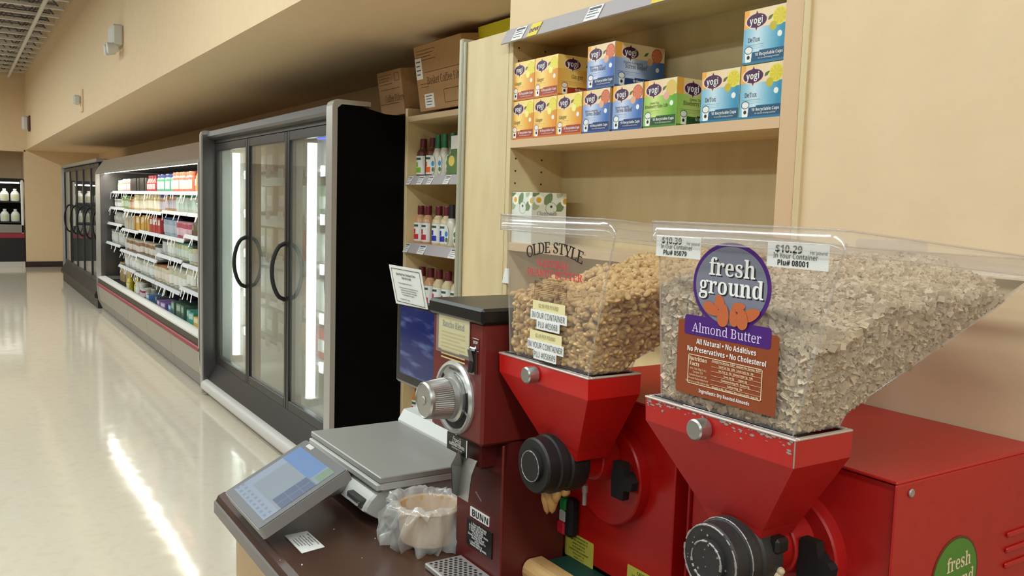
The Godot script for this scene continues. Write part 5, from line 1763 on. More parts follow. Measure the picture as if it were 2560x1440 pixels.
	if almond:
		# chipped paint: small flakes of bare metal along the rim
		st = S()
		for i in 90:
			var u := rng.randf()
			var y := ry - 0.001 - pow(rng.randf(), 2.2) * 0.016
			var z := lerpf(rz0, rz1, clampf(u, 0.02, 0.98))
			if fposmod(u * 3.0 + 0.2, 1.0) > 0.62:
				y = ry - 0.001 - rng.randf() * 0.004
			var s := rng.randf_range(0.0006, 0.0022)
			var pp := []
			for k in 7:
				pp.append(Vector2(cos(TAU * k / 7.0) * s * rng.randf_range(0.7, 2.6), sin(TAU * k / 7.0) * s * rng.randf_range(0.5, 1.1)))
			if Geometry2D.triangulate_polygon(PackedVector2Array(pp)).size():
				prism(st, pp, Transform3D(AISLE, Vector3(rx0 - 0.0004 + (ry - y) / (ry - rb) * 0.0015, y, z)), 0.0)
		box(st, Vector3(rx0 - 0.0003, rb + 0.001, rz1 - 0.0008), Vector3(rx0 + 0.0012, ry, rz1 + 0.0002))
		for i in 30:
			var z := lerpf(rz0 + 0.02, rz1 - 0.02, rng.randf())
			var y := lerpf(1.23, 1.345, rng.randf())
			if y < rb:
				continue
			var a := Vector3(rx0 - 0.0003 + (ry - y) / (ry - rb) * 0.0015, y, z)
			box(st, a, a + Vector3(0.0004, 0.0005, rng.randf_range(0.001, 0.006)))
		part(fun, "chipped_paint", st, M.bare, "chips of bare metal along the rim")
	# butter left at the outlet
	st = S()
	if almond:
		for q in [[0.0, 0.0, 0.0085], [0.004, -0.009, 0.0085], [-0.003, -0.017, 0.0075], [0.004, 0.007, 0.006], [-0.007, -0.01, 0.008], [-0.009, -0.021, 0.006], [0.001, -0.004, 0.009]]:
			blob(st, Vector3(0.852 + q[0] * 0.3, 1.15 + q[1], cz + 0.052 + q[0]), q[2])
	else:
		for q in [[-0.016, 0.028, 0.007], [-0.006, 0.046, 0.0105], [0.006, 0.042, 0.01], [0.017, 0.02, 0.008], [-0.023, 0.018, 0.005], [0.0, 0.03, 0.011]]:
			var a := Vector3(0.815 + rng.randf() * 0.012, 1.137, cz - 0.012 + q[0])
			lathe(st, [Vector2(0, 0.006), Vector2(q[2] * 1.1, 0.003), Vector2(q[2], -q[1] * 0.45), Vector2(q[2] * 0.5, -q[1] * 0.85), Vector2(0, -q[1])], 9, Transform3D(Basis.IDENTITY, a), true)
		blob(st, Vector3(0.832, 1.136, cz + 0.008), 0.01)
	part(t, "butter_residue", st, M.almond_butter if almond else M.butter, "dried nut butter at the outlet")
	# switch block and warning labels on the front plate
	var s0 := Vector3(xf + 0.006, 1.034, cz - 0.12)
	st = S()
	box(st, s0 + Vector3(-0.022, -0.036, -0.006), s0 + Vector3(0.001, 0.036, 0.02), 0.006)
	var swt := part(t, "switch_block", st, M.black_matt)
	st = S()
	box(st, s0 + Vector3(-0.026, 0.012, -0.012), s0 + Vector3(-0.004, 0.034, 0.006), 0.003)
	part(swt, "green_button", st, mt(c8(30, 140, 60), 0.4))
	st = S()
	box(st, s0 + Vector3(-0.024, -0.01, -0.014), s0 + Vector3(-0.004, 0.011, 0.004), 0.002)
	part(swt, "white_button", st, M.scale_light)
	st = S()
	box(st, s0 + Vector3(-0.026, -0.034, -0.02), s0 + Vector3(-0.004, -0.011, 0.004), 0.003)
	part(swt, "red_button", st, mt(c8(200, 30, 50), 0.4))
	for e in [[-0.142, -0.057, 0.952, 1.0, ["PERSONS UNDER AGE 18", "ARE NOT PERMITTED TO", "OPERATE OR HAVE", "ACCESSIBILITY TO", "OPERATE THIS EQUIPMENT", "PER US DEPT. OF", "LABOR C.F.R. 5"]], [0.036, 0.12, 0.958, 0.999, ["CAUTION", "UNPLUG BEFORE", "CLEANING OR SERVICING", "THIS MACHINE"]]]:
		st = S()
		var zc: float = cz + (e[0] + e[1]) / 2
		prism(st, rounded(e[1] - e[0], e[3] - e[2], 0.003), Transform3D(AISLE, Vector3(xf + 0.0054, (e[2] + e[3]) / 2, zc)), 0.0004)
		var yl := part(t, "warning_label", st, M.yellow_label, "yellow warning label")
		st = S()
		var n: int = e[4].size()
		for i in n:
			txt(st, e[4][i], Vector3(xf + 0.005, lerpf(e[3], e[2], (i + 0.8) / (n + 0.6)), zc), 0.0034 if n > 5 else 0.0056, AISLE, "sansbold", 0.95)
		part(yl, "lettering", st, M.olive_print)
	hopper(kind, cz)

func blob(st: SurfaceTool, at: Vector3, r: float) -> void:
	var p := []
	for i in 7:
		var a := PI * i / 6.0
		p.append(Vector2(r * sin(a) * (1.0 + 0.15 * sin(i * 5.0 + at.z * 300.0)), r * cos(a)))
	lathe(st, p, 10, Transform3D(Basis.from_euler(Vector3(at.x * 40, at.z * 50, at.y * 30)), at), true)

const HX := 0.787
func hop(y: float, cz: float) -> Array:
	# inside of the clear hopper at height y: z far, z near, x front, x back
	var t := (y - 1.352) / 0.21
	var xb := 0.868 if y < 1.366 else 0.868 + (y - 1.366) * 2.12
	return [lerpf(cz - 0.1, cz - 0.114, t), lerpf(cz + 0.115, cz + 0.168, t), HX - 0.004 * t, minf(xb, 1.215)]

func fill(kind: String, x: float, z: float, cz: float) -> float:
	var u := clampf((z - cz + 0.11) / 0.27, 0.0, 1.0)
	var bump := 0.004 * sin(x * 61.0 + z * 37.0) + 0.003 * sin(z * 83.0 - x * 29.0)
	if kind == "almond":
		return lerpf(1.506 + minf((x - HX) * 0.12, 0.026), 1.443 + minf((x - HX) * 0.42, 0.057), u) + 0.022 * sin(PI * u) * smoothstep(0.85, 1.1, x) + bump
	return 1.455 + (x - HX) * 0.2 + 0.008 * u + bump

func hopper(kind: String, cz: float) -> void:
	var almond := kind == "almond"
	var t := thing("nut_hopper", "clear plastic hopper of chopped almonds with a round fresh ground label" if almond else "clear plastic hopper of roasted peanuts with black olde style lettering", "hopper", Vector3(0.95, 1.352, cz))
	var y0 := 1.353
	var y1 := 1.372
	var y2 := 1.529
	var yf := 1.572     # top of the walls at the front; the rim falls towards the back
	var ybk := 1.538
	var lift := func(x: float) -> float: return lerpf(yf, ybk, (x - HX) / (1.215 - HX))
	var c := func(x: float, y: float, near: bool) -> Vector3:
		var h := hop(y, cz)
		return Vector3(x, y, h[1] if near else h[0])
	var st := S()
	for near in [false, true]:
		var rowp := [Vector2(HX, y0), Vector2(0.868, y0), Vector2(0.874, y1), Vector2(1.0, hy(1.0)), Vector2(1.1, hy(1.1)), Vector2(1.215, y2)]
		var prev := [c.call(HX, y0, near), c.call(HX - 0.004, lift.call(HX), near)]
		for i in range(1, rowp.size()):
			var q: Vector2 = rowp[i]
			var cur := [c.call(q.x, q.y, near), c.call(q.x, lift.call(q.x), near)]
			quad(st, prev[1], cur[1], cur[0], prev[0])
			prev = cur
		part(t, "side_wall", st, M.plastic)
		st = S()
	quad(st, c.call(HX - 0.004, yf, false), c.call(HX - 0.004, yf, true), c.call(HX, y0, true), c.call(HX, y0, false))
	part(t, "front_wall", st, M.plastic)
	st = S()
	var line := [Vector2(HX, y0), Vector2(0.868, y0), Vector2(0.874, y1), Vector2(1.0, hy(1.0)), Vector2(1.1, hy(1.1)), Vector2(1.215, y2), Vector2(1.215, ybk)]
	for i in range(0, line.size() - 1):
		if i == 0:
			continue
		quad(st, c.call(line[i + 1].x, line[i + 1].y, false), c.call(line[i + 1].x, line[i + 1].y, true), c.call(line[i].x, line[i].y, true), c.call(line[i].x, line[i].y, false))
	part(t, "back_slope", st, M.plastic)
	# rounded edges catch the light along the corners
	for e in [[[HX, y0], [HX - 0.004, yf], true], [[HX, y0], [HX - 0.004, yf], false]]:
		st = S()
		tube(st, [c.call(e[0][0], e[0][1], e[2]), c.call(e[1][0], e[1][1], e[2])], 0.0013, 6)
		part(t, "moulded_edge", st, M.plastic_lip)
	st = S()
	tube(st, [c.call(0.868, y0, true), c.call(0.874, y1, true), c.call(1.1, hy(1.1), true), c.call(1.215, y2, true)], 0.0012, 6)
	part(t, "moulded_edge", st, M.plastic_lip)
	# lip round the top
	st = S()
	var za: float = cz - 0.122
	var zb: float = cz + 0.18
	var xa := 0.764
	var xb := 1.228
	var ring := []
	for p in rounded(xb - xa, zb - za, 0.022, 5):
		ring.append(Vector2(p.x + (xa + xb) / 2, p.y + (za + zb) / 2))
	var rim := []
	var q0 := hop(1.56, cz)
	for p in rounded(1.215 - HX + 0.004, q0[1] - q0[0], 0.012, 5):
		rim.append(Vector2(p.x + (1.215 + HX - 0.004) / 2, p.y + (q0[0] + q0[1]) / 2))
	st.set_smooth_group(1)
	for i in ring.size():
		var j := (i + 1) % ring.size()
		var p := func(r: Vector2, dy: float) -> Vector3: return Vector3(r.x, lift.call(r.x) + dy, r.y)
		quad(st, p.call(ring[i], 0.012), p.call(ring[j], 0.012), p.call(ring[j], -0.012), p.call(ring[i], -0.012))
		quad(st, p.call(rim[i], 0.013), p.call(rim[j], 0.013), p.call(ring[j], 0.012), p.call(ring[i], 0.012))
	st.set_smooth_group(-1)
	part(t, "lip", st, M.plastic_lip, "cloudy plastic lip")
	st = S()
	var edge := []
	for i in ring.size() + 1:
		var r: Vector2 = ring[i % ring.size()]
		edge.append(Vector3(r.x, lift.call(r.x) + 0.0125, r.y))
	tube(st, edge, 0.0013, 6)
	var low := []
	for e in edge:
		low.append(e - Vector3(0, 0.0245, 0))
	tube(st, low, 0.0009, 6)
	part(t, "lip_bead", st, M.plastic_lip)
	st = S()
	box(st, Vector3(1.19, ybk + 0.012, cz - 0.11), Vector3(1.215, ybk + 0.028, cz + 0.0), 0.004)
	part(t, "lid_tab", st, M.plastic_lip)
	if almond:
		almond_prints(t, cz)
	else:
		peanut_prints(t, cz)
	nuts(kind, cz)

func hy(x: float) -> float:
	return 1.366 + (x - 0.868) / 2.12

func nuts(kind: String, cz: float) -> void:
	var almond := kind == "almond"
	var root := thing("chopped_almonds" if almond else "peanuts", "pale chopped almonds filling the clear hopper" if almond else "golden roasted peanuts filling the clear hopper", "almonds" if almond else "peanuts", Vector3(0.95, 1.353, cz))
	root.set_meta("kind", "stuff")
	# filled core just inside the outer layer
	var st := S()
	var pad := 0.006 if almond else 0.008
	st.set_smooth_group(1)
	var nx := 22
	var nz := 14
	var top := []
	for i in nx + 1:
		var rowp := []
		for j in nz + 1:
			var x := lerpf(HX + pad, 1.2 - pad, float(i) / nx)
			var y := 1.5
			var z := cz
			for k in 3:
				var h := hop(y, cz)
				z = lerpf(h[0] + pad, h[1] - pad, float(j) / nz)
				y = minf(fill(kind, x, z, cz) - pad, 1.545)
			rowp.append(Vector3(x, maxf(y, hy(x) + 0.002), z))
		top.append(rowp)
	for i in nx:
		for j in nz:
			quad(st, top[i][j], top[i][j + 1], top[i + 1][j + 1], top[i + 1][j])
	var low := func(p: Vector3, near: bool) -> Vector3:
		var y := 1.355 if p.x < 0.868 else hy(p.x) + 0.003
		y = minf(y, p.y)
		var h := hop(y, cz)
		return Vector3(p.x, y, (h[1] - pad) if near else (h[0] + pad))
	for i in nx:
		for near in [false, true]:
			var j := nz if near else 0
			quad(st, top[i][j], top[i + 1][j], low.call(top[i + 1][j], near), low.call(top[i][j], near))
		quad(st, low.call(top[i][0], false), low.call(top[i][nz], true), low.call(top[i + 1][nz], true), low.call(top[i + 1][0], false))
	for j in nz:
		var f := func(p: Vector3) -> Vector3:
			var h := hop(1.356, cz)
			return Vector3(p.x, 1.356, lerpf(h[0] + pad, h[1] - pad, (p.z - top[0][0].z) / (top[0][nz].z - top[0][0].z)))
		quad(st, top[0][j], top[0][j + 1], f.call(top[0][j + 1]), f.call(top[0][j]))
	part(root, "nut_core", st, M.almond_core if almond else M.peanut_core).set_meta("kind", "stuff")
	# pieces: along the walls and over the top
	var spots := []
	var n_front := 2400 if almond else 900
	var n_near := 3600 if almond else 1150
	var n_top := 7600 if almond else 2100
	var d := 0.0034 if almond else 0.005
	for i in n_front:
		var y := lerpf(1.357, 1.51, rng.randf())
		var h := hop(y, cz)
		var z := lerpf(h[0] + d, h[1] - d, rng.randf())
		if y < fill(kind, HX, z, cz):
			spots.append(Vector3(h[2] + d + rng.randf() * d * 1.4, y, z))
	for i in n_near:
		var y := lerpf(1.357, 1.535, rng.randf())
		var h := hop(y, cz)
		var x := lerpf(h[2] + d, h[3] - d, rng.randf())
		if y < fill(kind, x, h[1], cz):
			spots.append(Vector3(x, y, h[1] - d - rng.randf() * d * 1.4))
	for i in n_near / 3:
		var y := lerpf(1.357, 1.535, rng.randf())
		var h := hop(y, cz)
		var x := lerpf(h[2] + d, h[3] - d, rng.randf())
		if y < fill(kind, x, h[0], cz):
			spots.append(Vector3(x, y, h[0] + d + rng.randf() * d))
	for i in n_top:
		var x := lerpf(HX + d, 1.205, rng.randf())
		var h := hop(1.49, cz)
		var z := lerpf(h[0] + d, h[1] - d, rng.randf())
		var y := fill(kind, x, z, cz)
		if y > hy(x) and y < 1.55:
			spots.append(Vector3(x, y - rng.randf() * d * 1.2, z))
	var shapes := [nut_shape(almond, 1), nut_shape(almond, 2), nut_shape(almond, 3)]
	var lots := [[], [], []]
	for i in spots.size():
		lots[i % 3].append(spots[i])
	for k in 3:
		var mm := MultiMesh.new()
		mm.transform_format = MultiMesh.TRANSFORM_3D
		mm.use_colors = true
		mm.mesh = shapes[k]
		mm.instance_count = lots[k].size()
		for i in lots[k].size():
			var b := Basis.from_euler(Vector3(rng.randf() * TAU, rng.randf() * TAU, rng.randf() * TAU))
			var s := rng.randf_range(0.75, 1.25) if almond else rng.randf_range(0.85, 1.12)
			mm.set_instance_transform(i, Transform3D(b.scaled(Vector3(s, s, s)), lots[k][i] - root.position))
			var g := rng.randf()
			if almond:
				mm.set_instance_color(i, Color(0.40, 0.30, 0.195).lerp(Color(0.585, 0.46, 0.325), g) if rng.randf() > 0.012 else Color(0.34, 0.23, 0.14))
			else:
				mm.set_instance_color(i, Color(0.50, 0.295, 0.10).lerp(Color(0.68, 0.455, 0.195), g))
		var o := MultiMeshInstance3D.new()
		o.name = "almond_pieces" if almond else "peanut_halves"
		o.multimesh = mm
		o.material_override = M.almond if almond else M.peanut
		o.set_meta("kind", "stuff")
		root.add_child(o, true)

func nut_shape(almond: bool, s: int) -> ArrayMesh:
	var st := S()
	var r := RandomNumberGenerator.new()
	r.seed = 40 + s
	if almond:
		# chopped bit: a cut block with uneven corners
		var p := []
		for i in 8:
			p.append(Vector3(((i & 1) * 2 - 1) * 0.0036, ((i >> 1 & 1) * 2 - 1) * 0.003, ((i >> 2 & 1) * 2 - 1) * 0.0034) * r.randf_range(0.82, 1.14))
		for f in [[0, 1, 3, 2], [4, 5, 7, 6], [0, 1, 5, 4], [2, 3, 7, 6], [0, 2, 6, 4], [1, 3, 7, 5]]:
			convex(st, [p[f[0]], p[f[1]], p[f[2]]], Vector3.ZERO)
			convex(st, [p[f[0]], p[f[2]], p[f[3]]], Vector3.ZERO)
	else:
		# split or whole peanut: rounded, flattened on the split side for two of the shapes
		var prof := []
		for i in 8:
			var a := PI * i / 7.0
			prof.append(Vector2(0.0054 * sin(a) * (1.0 - 0.1 * cos(a)), -0.0082 * cos(a)))
		var fl := Basis.from_scale(Vector3(1, 1, 0.62 if s != 2 else 0.95))
		lathe(st, prof, 9, Transform3D(fl, Vector3.ZERO), true)
	return b_commit(st)

func front_at(px: float, py: float) -> Vector3:
	return hit(px, py, 0, HX - 0.0065)

func quad_px(st: SurfaceTool, a: Array, b: Array, c: Array, d: Array, out := 0.0) -> void:
	var o := Vector3(-out, 0, 0)
	quad(st, front_at(a[0], a[1]) + o, front_at(b[0], b[1]) + o, front_at(c[0], c[1]) + o, front_at(d[0], d[1]) + o)

func almond_prints(t: Node3D, cz: float) -> void:
	var x := HX - 0.0065
	# round label and banner
	var c := front_at(1826, 716)
	var st := S()
	var bw0 := front_at(1712, 816).z
	var bw1 := front_at(1928, 850).z
	var yt := 1.4705
	var yb := 1.4455
	var r := 0.062
	var r2 := 0.0525
	prism(st, ellipse(r, r2, 56), Transform3D(AISLE, c), 0.0004)
	prism(st, rounded(bw1 - bw0, yt - yb, 0.004), Transform3D(AISLE, Vector3(x - 0.0002, (yt + yb) / 2, (bw0 + bw1) / 2)), 0.0004)
	var lab := part(t, "round_label", st, M.purple, "purple edged round label with an almond picture")
	st = S()
	prism(st, ellipse(r * 0.915, r2 * 0.905, 56), Transform3D(AISLE, c - Vector3(0.0004, 0, 0)), 0.0002)
	part(lab, "grey_field", st, M.slate)
	st = S()
	var by0 := 1.369
	prism(st, rounded(0.162, 0.094, 0.004), Transform3D(AISLE, Vector3(x + 0.0001, by0 + 0.047, (bw0 + bw1) / 2 + 0.0)), 0.0004)
	var br := part(t, "fact_label", st, M.brown_label, "brown nutrition label")
	for sh in [[0.0022, M.black_print, 0.0005, "shadow_lettering"], [0.0, M.white_print, 0.0008, "title_lettering"]]:
		st = S()
		var o := Vector3(-sh[2], -sh[0] * 0.7, sh[0])
		txt(st, "fresh", c + Vector3(0, 0.0215, 0.001) + o, 0.0205, AISLE, "serifbold", 0.98)
		txt(st, "ground", c + Vector3(0, -0.0015, 0.0005) + o, 0.0205, AISLE, "serifbold", 0.98)
		part(lab, sh[3], st, sh[1])
	var zc := (bw0 + bw1) / 2
	# printed almonds
	st = S()
	var k := 0
	for e in [[-0.0155, -0.0205, 0.0078, 0.0092, 0.15], [0.0155, -0.0235, 0.0105, 0.0056, 0.2], [-0.0275, -0.0305, 0.0145, 0.0072, -0.35], [0.0355, -0.0305, 0.014, 0.0072, 0.4], [0.009, -0.037, 0.0068, 0.0108, 0.25], [-0.0075, -0.036, 0.0092, 0.0142, -0.1], [0.0225, -0.037, 0.0086, 0.0128, 0.12]]:
		var pts := []
		for i in 20:
			var a := TAU * i / 20.0
			var tall: bool = e[3] > e[2]
			var s := 1.0 - 0.22 * (sin(a) if tall else cos(a))
			pts.append(Vector2(e[2] * cos(a) * (s if tall else 1.0), e[3] * sin(a) * (1.0 if tall else s)).rotated(e[4]))
		var m := S()
		prism_uv(m, pts, Transform3D(AISLE, c + Vector3(-0.001 - 0.0002 * k, e[1], e[0])))
		part(lab, "almond_picture", m, M.almond_print)
		k += 1
	st = S()
	txt(st, "Almond Butter", Vector3(x - 0.0006, (yt + yb) / 2 - 0.0025, zc), 0.0112, AISLE, "serif", 1.02)
	part(lab, "banner_lettering", st, M.lilac)
	st = S()
	txt(st, "All Natural • No Additives", Vector3(x - 0.0006, 1.4385, zc + 0.001), 0.0066, AISLE, "sansbold", 0.86)
	txt(st, "No Preservatives • No Cholesterol", Vector3(x - 0.0006, 1.428, zc + 0.001), 0.0066, AISLE, "sansbold", 0.86)
	txt(st, "Ingredients: Dry Roasted Almonds", Vector3(x - 0.0006, 1.377, zc + 0.002), 0.0044, AISLE, "sansbold", 0.82)
	part(br, "white_lettering", st, M.white_print)
	st = S()
	var f0 := zc - 0.06
	var f1 := zc + 0.06
	var g0 := 1.421
	var g1 := 1.3835
	for e in [[f0, g0, f1, g0 - 0.0009], [f0, g1 + 0.0009, f1, g1], [f0, g0, f0 + 0.0011, g1], [f1 - 0.0011, g0, f1, g1]]:
		box(st, Vector3(x - 0.0005, e[3], e[0]), Vector3(x - 0.0003, e[1], e[2]))
	for i in 6:
		box(st, Vector3(x - 0.0005, g0 - 0.005 - 0.0055 * i, zc - 0.02), Vector3(x - 0.0003, g0 - 0.0047 - 0.0055 * i, f1))
	txt(st, "Nutrition", Vector3(x - 0.0006, g0 - 0.005, f0 + 0.017), 0.0052, AISLE, "sansbold", 0.95)
	txt(st, "Facts", Vector3(x - 0.0006, g0 - 0.0115, f0 + 0.0115), 0.0052, AISLE, "sansbold", 0.95)
	var tl := ["Serv. Size 28g (1 oz.)", "Calories 170", "Calories from Fat 130", "*Percent Daily Values are", "based on a 2,000 calorie diet"]
	for i in 5:
		txt(st, tl[i], Vector3(x - 0.0006, g0 - 0.0175 - 0.0042 * i, f0 + 0.018), 0.0024, AISLE, "sans", 0.95)
	var tr := ["Amount Per Serving  %DV*  Amount Per Serving  %DV*", "Total Fat 15g   23%   Total Carb. 5g   2%", "Sat. Fat 1g   5%   Dietary Fiber 3g   12%", "Trans Fat 0g         Sugars 2g", "Cholesterol 0mg 0%   Protein 7g", "Sodium 0mg   0%", "Vitamin A 0% • Vitamin C 0% • Calcium 8% • Iron 6%"]
	for i in 7:
		txt(st, tr[i], Vector3(x - 0.0006, g0 - 0.0028 - 0.0054 * i, zc + 0.0195), 0.0026, AISLE, "sansbold", 0.82)
	part(br, "fact_lettering", st, M.cream_print)
	# price tags tucked under the lip
	for e in [[[1643, 585], [1755, 596], [1751, 647], [1640, 634], "$10.39", "In Our Container", "Plu# 05079"], [[1921, 606], [2076, 622], [2071, 684], [1914, 670], "$10.29", "In Your Container", "Plu# 08001"]]:
		var a := front_at(e[0][0], e[0][1])
		var d := front_at(e[2][0], e[2][1])
		var sx := d.z - a.z
		var top := 1.5685
		var bot := 1.541
		var zm := (a.z + d.z) / 2
		var q := S()
		box(q, Vector3(x - 0.0006, bot, zm - sx / 2), Vector3(x, top, zm + sx / 2))
		var pt := part(t, "price_tag", q, M.white, "white printed price tag")
		q = S()
		txt(q, e[4], Vector3(x - 0.001, top - 0.0065, zm - sx * 0.14), 0.0085, AISLE, "sansbold", 1.05)
		txt(q, e[6], Vector3(x - 0.001, bot + 0.0055, zm - sx * 0.06), 0.0062, AISLE, "sansbold", 0.98)
		part(pt, "bold_lettering", q, M.black_print)
		q = S()
		txt(q, "Per pound", Vector3(x - 0.001, top - 0.0085, zm + sx * 0.34), 0.0042, AISLE, "sans", 0.85)
		txt(q, e[5], Vector3(x - 0.001, bot + 0.0132, zm - sx * 0.03), 0.0058, AISLE, "sans", 0.95)
		part(pt, "lettering", q, M.grey_print)

func prism_uv(st: SurfaceTool, pts: Array, tf: Transform3D) -> void:
	var lo := Vector2(1e9, 1e9)
	var hi := -lo
	for p in pts:
		lo = lo.min(p)
		hi = hi.max(p)
	var flip: bool = hi.y - lo.y > hi.x - lo.x
	var tris := Geometry2D.triangulate_polygon(PackedVector2Array(pts))
	for i in range(0, tris.size(), 3):
		for k in 3:
			var p: Vector2 = pts[tris[i + k]]
			var u := (p - lo) / (hi - lo)
			v(st, tf * Vector3(p.x, p.y, 0), Vector2(u.y, u.x) if flip else u)

func peanut_prints(t: Node3D, cz: float) -> void:
	var x := HX - 0.0065
	# arched black lettering, letter by letter
	var st := S()
	var c := front_at(1385, 620)
	var word := "OLDE STYLE"
	var wid := [0.0172, 0.015, 0.0172, 0.015, 0.0078, 0.0154, 0.0156, 0.0162, 0.015, 0.015]
	var total := 0.0
	for w in wid:
		total += w
	var pos := -total / 2
	for i in word.length():
		var u: float = (pos + wid[i] / 2) / (total / 2)
		if word[i] != " ":
			var size := 0.0172 + 0.0025 * u * u
			txt(st, word[i], Vector3(x - 0.0004, c.y - 0.012 * u * u, c.z + pos + wid[i] / 2), size, AISLE, "serifbold", 1.1 - 0.1 * u * u, -0.26 * u)
		pos += wid[i]
	txt(st, "TM", Vector3(x - 0.0004, c.y - 0.006, c.z + total / 2 + 0.004), 0.0022, AISLE, "sans")
	part(t, "arched_lettering", st, M.black_print, "arched black lettering")
	st = S()
	var n := front_at(1382, 662)
	txt(st, "NATURAL", Vector3(x - 0.0004, n.y, n.z), 0.0112, AISLE, "serifbold", 1.1)
	n = front_at(1384, 687)
	txt(st, "PEANUT BUTTER", Vector3(x - 0.0004, n.y, n.z), 0.0112, AISLE, "serifbold", 1.1)
	part(t, "red_lettering", st, M.red_print, "red lettering")
	st = S()
	var a := front_at(1338, 697)
	var b := front_at(1416, 752)
	for i in 9:
		var yy := lerpf(a.y, b.y, 0.1 + i * 0.11)
		box(st, Vector3(x - 0.0005, yy, a.z + 0.001), Vector3(x - 0.0003, yy + 0.0004, b.z))
	box(st, Vector3(x - 0.0005, b.y, a.z), Vector3(x - 0.0003, a.y - 0.003, a.z + 0.0005))
	box(st, Vector3(x - 0.0005, b.y, b.z), Vector3(x - 0.0003, a.y - 0.003, b.z + 0.0005))
	txt(st, "Ingredients: U.S. Fresh Roasted Peanuts", Vector3(x - 0.0006, a.y + 0.002, (a.z + b.z) / 2), 0.003, AISLE, "sansbold", 0.75)
	txt(st, "Nutrition", Vector3(x - 0.0006, a.y - 0.0045, a.z + 0.011), 0.0042, AISLE, "sansbold", 0.9)
	txt(st, "Facts", Vector3(x - 0.0006, a.y - 0.0105, a.z + 0.008), 0.0042, AISLE, "sansbold", 0.9)
	var tl := ["Total Fat 14g  22%  Total Carb. 5g", "Sat. Fat 2g  10%  Fiber 2g", "Cholesterol 0mg  Sugars 1g", "Sodium 0mg  Protein 7g"]
	for i in 4:
		txt(st, tl[i], Vector3(x - 0.0006, a.y - 0.006 - 0.0062 * i, lerpf(a.z, b.z, 0.64)), 0.0026, AISLE, "sans", 0.8)
	part(t, "fact_lettering", st, M.brown_dark)
	# stepped price stickers
	for e in [[1371, 793, "$2.99 PER POUND", "IN OUR CONTAINER", "PLU #05068"], [1363, 868, "$2.69 PER POUND", "IN YOUR CONTAINER", "PLU #050689"]]:
		var m := front_at(e[0], e[1])
		var rows := [[0.0155, 0.087, M.cream_card, e[2], 0.0062], [0.0, 0.098, M.white, e[3], 0.0092], [-0.0145, 0.062, M.white, e[4], 0.0092]]
		for i in 3:
			var q := S()
			var w: float = rows[i][1]
			box(q, Vector3(x - 0.0005 - 0.0002 * i, m.y + rows[i][0] - 0.0078, m.z - w / 2), Vector3(x, m.y + rows[i][0] + 0.0078, m.z + w / 2))
			var p := part(t, "price_sticker", q, rows[i][2], "stepped white price sticker")
			q = S()
			txt(q, rows[i][3], Vector3(x - 0.001 - 0.0002 * i, m.y + rows[i][0], m.z), rows[i][4], AISLE, "sans", 0.78)
			part(p, "lettering", q, M.grey_print if i else mt(c8(150, 140, 96), 0.6))

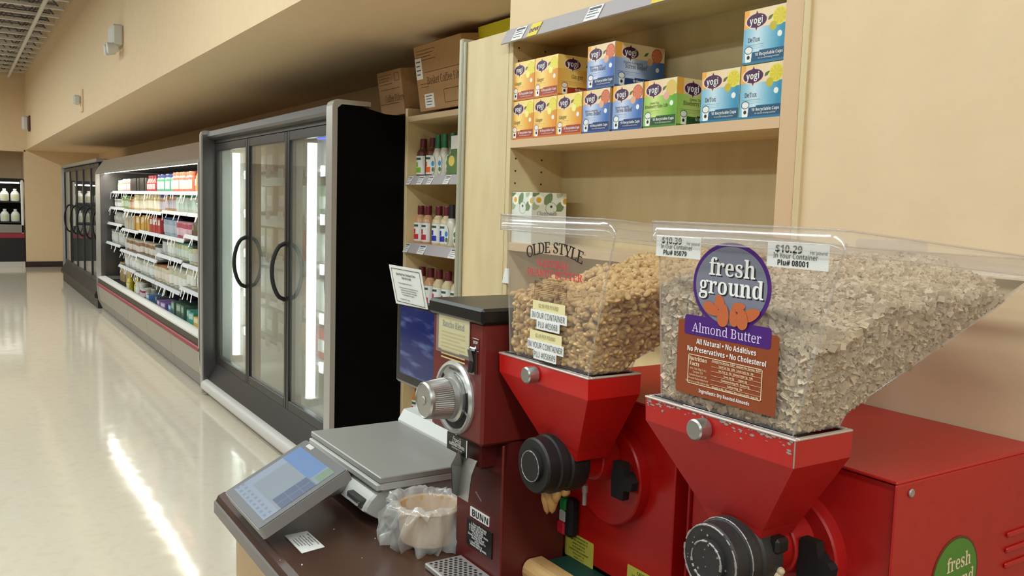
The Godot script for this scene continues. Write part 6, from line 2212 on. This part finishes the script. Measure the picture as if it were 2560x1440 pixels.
# ------------------------------------------------------------------ loose things on the counter
func small_things() -> void:
	# printed card
	var p := []
	for q in [[712, 1340], [768, 1327], [812, 1367], [755, 1384]]:
		p.append(hit(q[0], q[1], 1, TOP + 0.0012))
	var t := thing("instruction_card", "small white printed card lying on the counter below the touch screen", "card", p[0])
	var st := S()
	quad(st, p[0] + Vector3(0, 0.0015, 0), p[1], p[2], p[3] + Vector3(0, 0.001, 0))
	quad(st, p[0], p[1] - Vector3(0, 0.0008, 0), p[2] - Vector3(0, 0.0008, 0), p[3])
	part(t, "sheet", st, M.paper)
	st = S()
	var ux: Vector3 = (p[2] - p[1]).normalized()
	var uy: Vector3 = (p[1] - p[0]).normalized()
	var b := Basis(ux, uy, ux.cross(uy).normalized())
	var mid: Vector3 = (p[0] + p[1] + p[2] + p[3]) / 4.0 + Vector3(0, 0.0018, 0)
	var lines := ["Speed Up Your Checkout Time -", "Visit the Scale!", "1. Put your bagged item on the scale.", "2. Key in your item PLU # on the screen.", "3. You may pick your item by", "choosing from the pictures.", "4. Press the Print button."]
	for i in lines.size():
		txt(st, lines[i], mid + uy * (0.019 - 0.0062 * i), 0.0034 if i < 2 else 0.0026, b, "sansbold", 0.9)
	part(t, "lettering", st, M.black_print)
	# crumbs
	st = S()
	for q in [[835, 1323, 0.0012], [755, 1412, 0.0016], [938, 1346, 0.0012], [905, 1395, 0.0008], [700, 1400, 0.0008]]:
		blob(st, hit(q[0], q[1], 1, TOP + 0.001), q[2])
	var cr := part(self, "crumbs", st, M.crumb, "a few pale crumbs scattered on the brown worktop")
	cr.set_meta("category", "crumbs")
	cr.set_meta("kind", "stuff")
	# tan tub lined with a crumpled clear bag
	var o := Vector3(0.79, TOP, -1.496)
	st = S()
	lathe(st, [Vector2(0, 0.004), Vector2(0.05, 0.004), Vector2(0.056, 0.008), Vector2(0.065, 0.073), Vector2(0.068, 0.076), Vector2(0.066, 0.078), Vector2(0.062, 0.075), Vector2(0.053, 0.02), Vector2(0, 0.018)], 32, Transform3D(Basis.IDENTITY, o))
	single("paper_tub", "tan paper tub lined with a clear bag beside the coffee grinder", "tub", st, M.tub_tan)
	st = S()
	st.set_smooth_group(1)
	var n := FastNoiseLite.new()
	n.seed = 11
	n.frequency = 1.0
	var prof := [[0.05, 0.024], [0.059, 0.07], [0.064, 0.088], [0.071, 0.093], [0.077, 0.084], [0.081, 0.066], [0.081, 0.046], [0.086, 0.026], [0.08, 0.006]]
	var rings := []
	var N := 72
	for i in prof.size():
		var ring := []
		for k in N:
			var a := TAU * k / N
			var w := clampf((i - 1.0) / 4.0, 0.15, 1.0)
			var d := n.get_noise_3d(cos(a) * 3.4, sin(a) * 3.4, i * 0.55) * 0.03 + n.get_noise_3d(cos(a) * 9.0, sin(a) * 9.0, i * 0.9 + 7.0) * 0.016
			var r: float = maxf(prof[i][0] + d * w + 0.012 * w * maxf(0.0, cos(a - 3.6)), 0.058 if i > 2 else 0.045)
			var y: float = prof[i][1] + n.get_noise_3d(cos(a) * 2.6 + 9.0, sin(a) * 2.6, i * 0.4) * 0.03 * w
			ring.append(o + Vector3(r * cos(a), maxf(y, 0.002), r * sin(a)))
		rings.append(ring)
	for i in prof.size() - 1:
		for k in N:
			var j := (k + 1) % N
			quad(st, rings[i][k], rings[i][j], rings[i + 1][j], rings[i + 1][k])
	st.set_smooth_group(-1)
	single("plastic_bag", "crumpled clear plastic bag folded over the rim of the tan tub", "bag", st, M.bag)
	# cutting board in front of the peanut grinder
	var wb := thing("cutting_board", "pale wooden board with rounded edge and dark green centre under the peanut grinder", "board", Vector3(0.9, TOP, -1.15))
	st = S()
	var edge := []
	for i in 9:
		var a := PI / 2 + PI * i / 8.0
		edge.append(Vector2(0.864 + 0.016 * cos(a), TOP + 0.022 + 0.021 * sin(a)))
	edge.append(Vector2(0.89, TOP + 0.001))
	edge.append(Vector2(0.89, TOP + 0.043))
	outline_panel(st, edge, -1.242, -1.0)
	part(wb, "wood_edge", st, M.wood_light)
	part(wb, "green_centre", slab(0.888, 0.957, TOP + 0.002, TOP + 0.033, -1.24, -1.0), M.green_pad)
